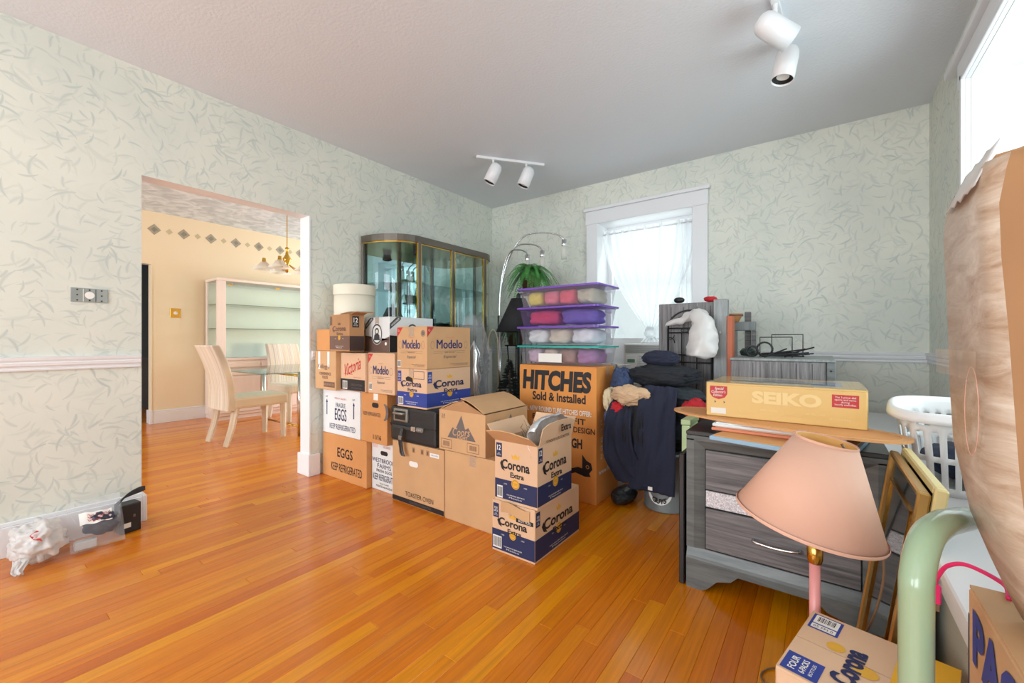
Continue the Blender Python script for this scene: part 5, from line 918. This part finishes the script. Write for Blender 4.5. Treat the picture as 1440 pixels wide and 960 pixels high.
tag(lump('cable_bundle', (-2.965, .47, .115), (.025, .065, .05), mat('blue_black_cable', (44, 48, 66), .4), 72, '', '', .4, 2.4), 'dark blue-black bundle of cables inside the clear bag', 'cable')
bx_ = thing('black_device', 'black plastic electronic box standing against the baseboard end', 'device', (-3.075, .598, 0), 8); part('case', (-.04, .04, -.05, .04, 0, .155), BLACK, bx_, .005); part('sticker', (.04, .0415, -.035, -.005, .03, .055), WHITEP, bx_); part('port', (.04, .0415, .005, .015, .08, .095), GREYP, bx_)
for k in range(5): MB().tube(smoothpath([(-.01+.006*k, -.05, .16), (.0, -.02+.004*k, .185+.004*k), (.01, .04, .20+.006*k), (.02, .065, .21+.004*k)], 5), .004, 6).build('cord', BLACK, bx_, True)
# ------------------------------------------------------------------ dining room furniture
def chair(label, loc, rz):
    c = thing('dining_chair', label, 'chair', loc, rz, 'striped dining chairs')
    part('seat', (-.235, .235, -.25, .29, .36, .475), STRIPE, c, .025)
    q = MB()
    def bkf(u, v, o_): return Vector(((u-.5)*(.46-.04*v), -.235-.13*v**2+.04*math.sin(v*3)*.5-o_, .34+.66*v))
    g0 = q.grid(lambda u, v: bkf(u, v, 0), 9, 14); g1 = q.grid(lambda u, v: bkf(u, v, .075), 9, 14)
    for j in range(13):
        for i in (0, 8): q.bm.faces.new((g0[i][j], g0[i][j+1], g1[i][j+1], g1[i][j]))
    for i in range(8):
        for j in (0, 13): q.bm.faces.new((g0[i][j], g0[i+1][j], g1[i+1][j], g1[i][j]))
    ob_ = q.build('backrest', STRIPE, c); bv = ob_.modifiers.new('soft', 'BEVEL'); bv.width = .015; bv.segments = 2; bv.limit_method = 'ANGLE'
    for x_ in (-.2, .2):
        for y_, s in ((.25, 0), (-.22, -.09)):
            q = MB(); q.tube([(x_, y_, .37), (x_, y_+s*.4, .18), (x_, y_+s, 0)], [.036, .033, .028], 4); q.build('leg', STRIPE, c)
    return c
chair('striped upholstered dining chair tucked under the glass table corner, back toward the doorway', (-4.92, 1.93, 0), 3); chair('striped upholstered dining chair at the far end of the glass table, facing out', (-5.75, 2.82, 0), -90)
dt = thing('dining_table', 'glass topped dining table with cut corners and brass legs', 'table', (-5.05, 2.52, 0)); MB().poly([(-.5, -.73), (.72, -.73), (.81, -.4), (.81, .4), (.72, .73), (-.5, .73), (-.62, .4), (-.62, -.4)], .014, Matrix.Translation((0, 0, .715))).build('top', glass_mat('table_glass', (.86, .95, .92)), dt)
for x_ in (-.42, .46):
    for y_ in (-.22, .64): MB().tube([(x_, y_, 0), (x_, y_, .714)], .022, 12).build('leg', CHROME, dt, True)
for y_ in (-.22, .64): MB().tube([(-.42, y_, .1), (.46, y_, .1)], .012, 8).build('stretcher', BRASS, dt, True); MB().tube([(-.42, y_, .66), (.46, y_, .66)], .012, 8).build('stretcher', BRASS, dt, True)
cb = thing('china_cabinet', 'whitewashed pink china cabinet with glass shelves on the beige wall', 'cabinet', (-6.71, 2.09, 0)); PW = mat('pickled_pink_wood', (238, 222, 212), .45, var=.03, vs_=3, stretch=(6, 6, .6)); D_, L_ = .40, 2.0
part('base', (0, D_+.03, -.01, L_, .05, .78), PW, cb, .004); part('plinth', (0, D_+.01, .0, L_, 0, .05), PW, cb); part('counter', (0, D_+.045, -.02, L_, .78, .81), PW, cb, .004)
for k in range(4): dd = part('door', (D_+.03, D_+.046, .02+k*.5, .50+k*.5, .09, .56), PW, cb, .004); part('drawer', (D_+.03, D_+.046, .02+k*.5, .50+k*.5, .58, .75), PW, cb, .004)
part('back_panel', (.0, .012, 0, L_, .81, 1.85), mat('pale_mirror', (240, 242, 240), .15, .3), cb); part('top', (0, D_+.01, -.01, L_, 1.83, 1.865), PW, cb, .004)
for y_ in (0, L_-.06): part('front_stile', (D_-.04, D_, y_, y_+.10, .81, 1.83), PW, cb, .003)
part('rear_stile', (0, .05, -.005, .02, .81, 1.83), PW, cb, .002); part('side_glass', (.05, D_-.04, .004, .009, .82, 1.83), GLASS, cb)
for z_ in (1.2, 1.52): part('glass_shelf', (.015, D_-.02, .01, L_, z_, z_+.008), mat('shelf_edge_green', (150, 178, 168), .1, trans=.6), cb)
for y_ in (.1, .7, 1.3): part('glass_door', (D_-.012, D_-.007, y_, y_+.6, .815, 1.825), GLASS, cb); part('hinge', (D_-.007, D_+.004, y_+.02, y_+.08, 1.78, 1.80), BRASS, cb)
chd = thing('chandelier', 'brass chandelier with frosted glass bell shades over the dining table', 'chandelier', (-5.2, 2.45, 1.88))
MB().lathe([(0, -.02), (.02, .0), (.035, .04), (.02, .08), (.04, .12), (.05, .15), (.02, .2), (.012, .26), (.025, .28), (.0, .30)], 18).build('body', BRASS, chd, True)
MB().tube([(0, 0, .29), (0, 0, DH-1.88-.02)], .006, 6).build('chain', BRASS, chd); MB().lathe([(0, 0), (.06, 0), (.05, -.025), (0, -.03)], 18, (0, 0, DH-1.88-.001)).build('canopy', BRASS, chd, True)
for k in range(5):
    a = 2*math.pi*k/5+.5; c_, s_ = math.cos(a), math.sin(a); arm = MB().tube(smoothpath([(c_*.03, s_*.03, .08), (c_*.12, s_*.12, .03), (c_*.2, s_*.2, .06), (c_*.24, s_*.24, .12), (c_*.24, s_*.24, .09)], 5), .006, 6).build('arm', BRASS, chd, True)
    MB().lathe([(.018, .14), (.022, .10), (.03, .09), (.014, .085)], 12, (c_*.24, s_*.24, 0)).build('holder', BRASS, arm, True); MB().lathe([(.02, .10), (.045, .08), (.075, .04), (.12, .01), (.118, .006)], 22, (c_*.24, s_*.24, 0)).build('glass_shade', FROST, arm, True)
sp = thing('wall_switch', 'square brass switch plate on the beige dining room wall', 'switch', (XD, 1.765, 1.40)); part('plate', (0, .005, -.055, .055, -.06, .06), BRASS, sp, .001); MB().lathe([(0, .012), (.022, .012), (.022, 0)], 16, M=Matrix.Translation((.004, 0, 0)) @ Matrix.Rotation(R(90), 4, 'Y')).build('dimmer_knob', WHITEP, sp, True)
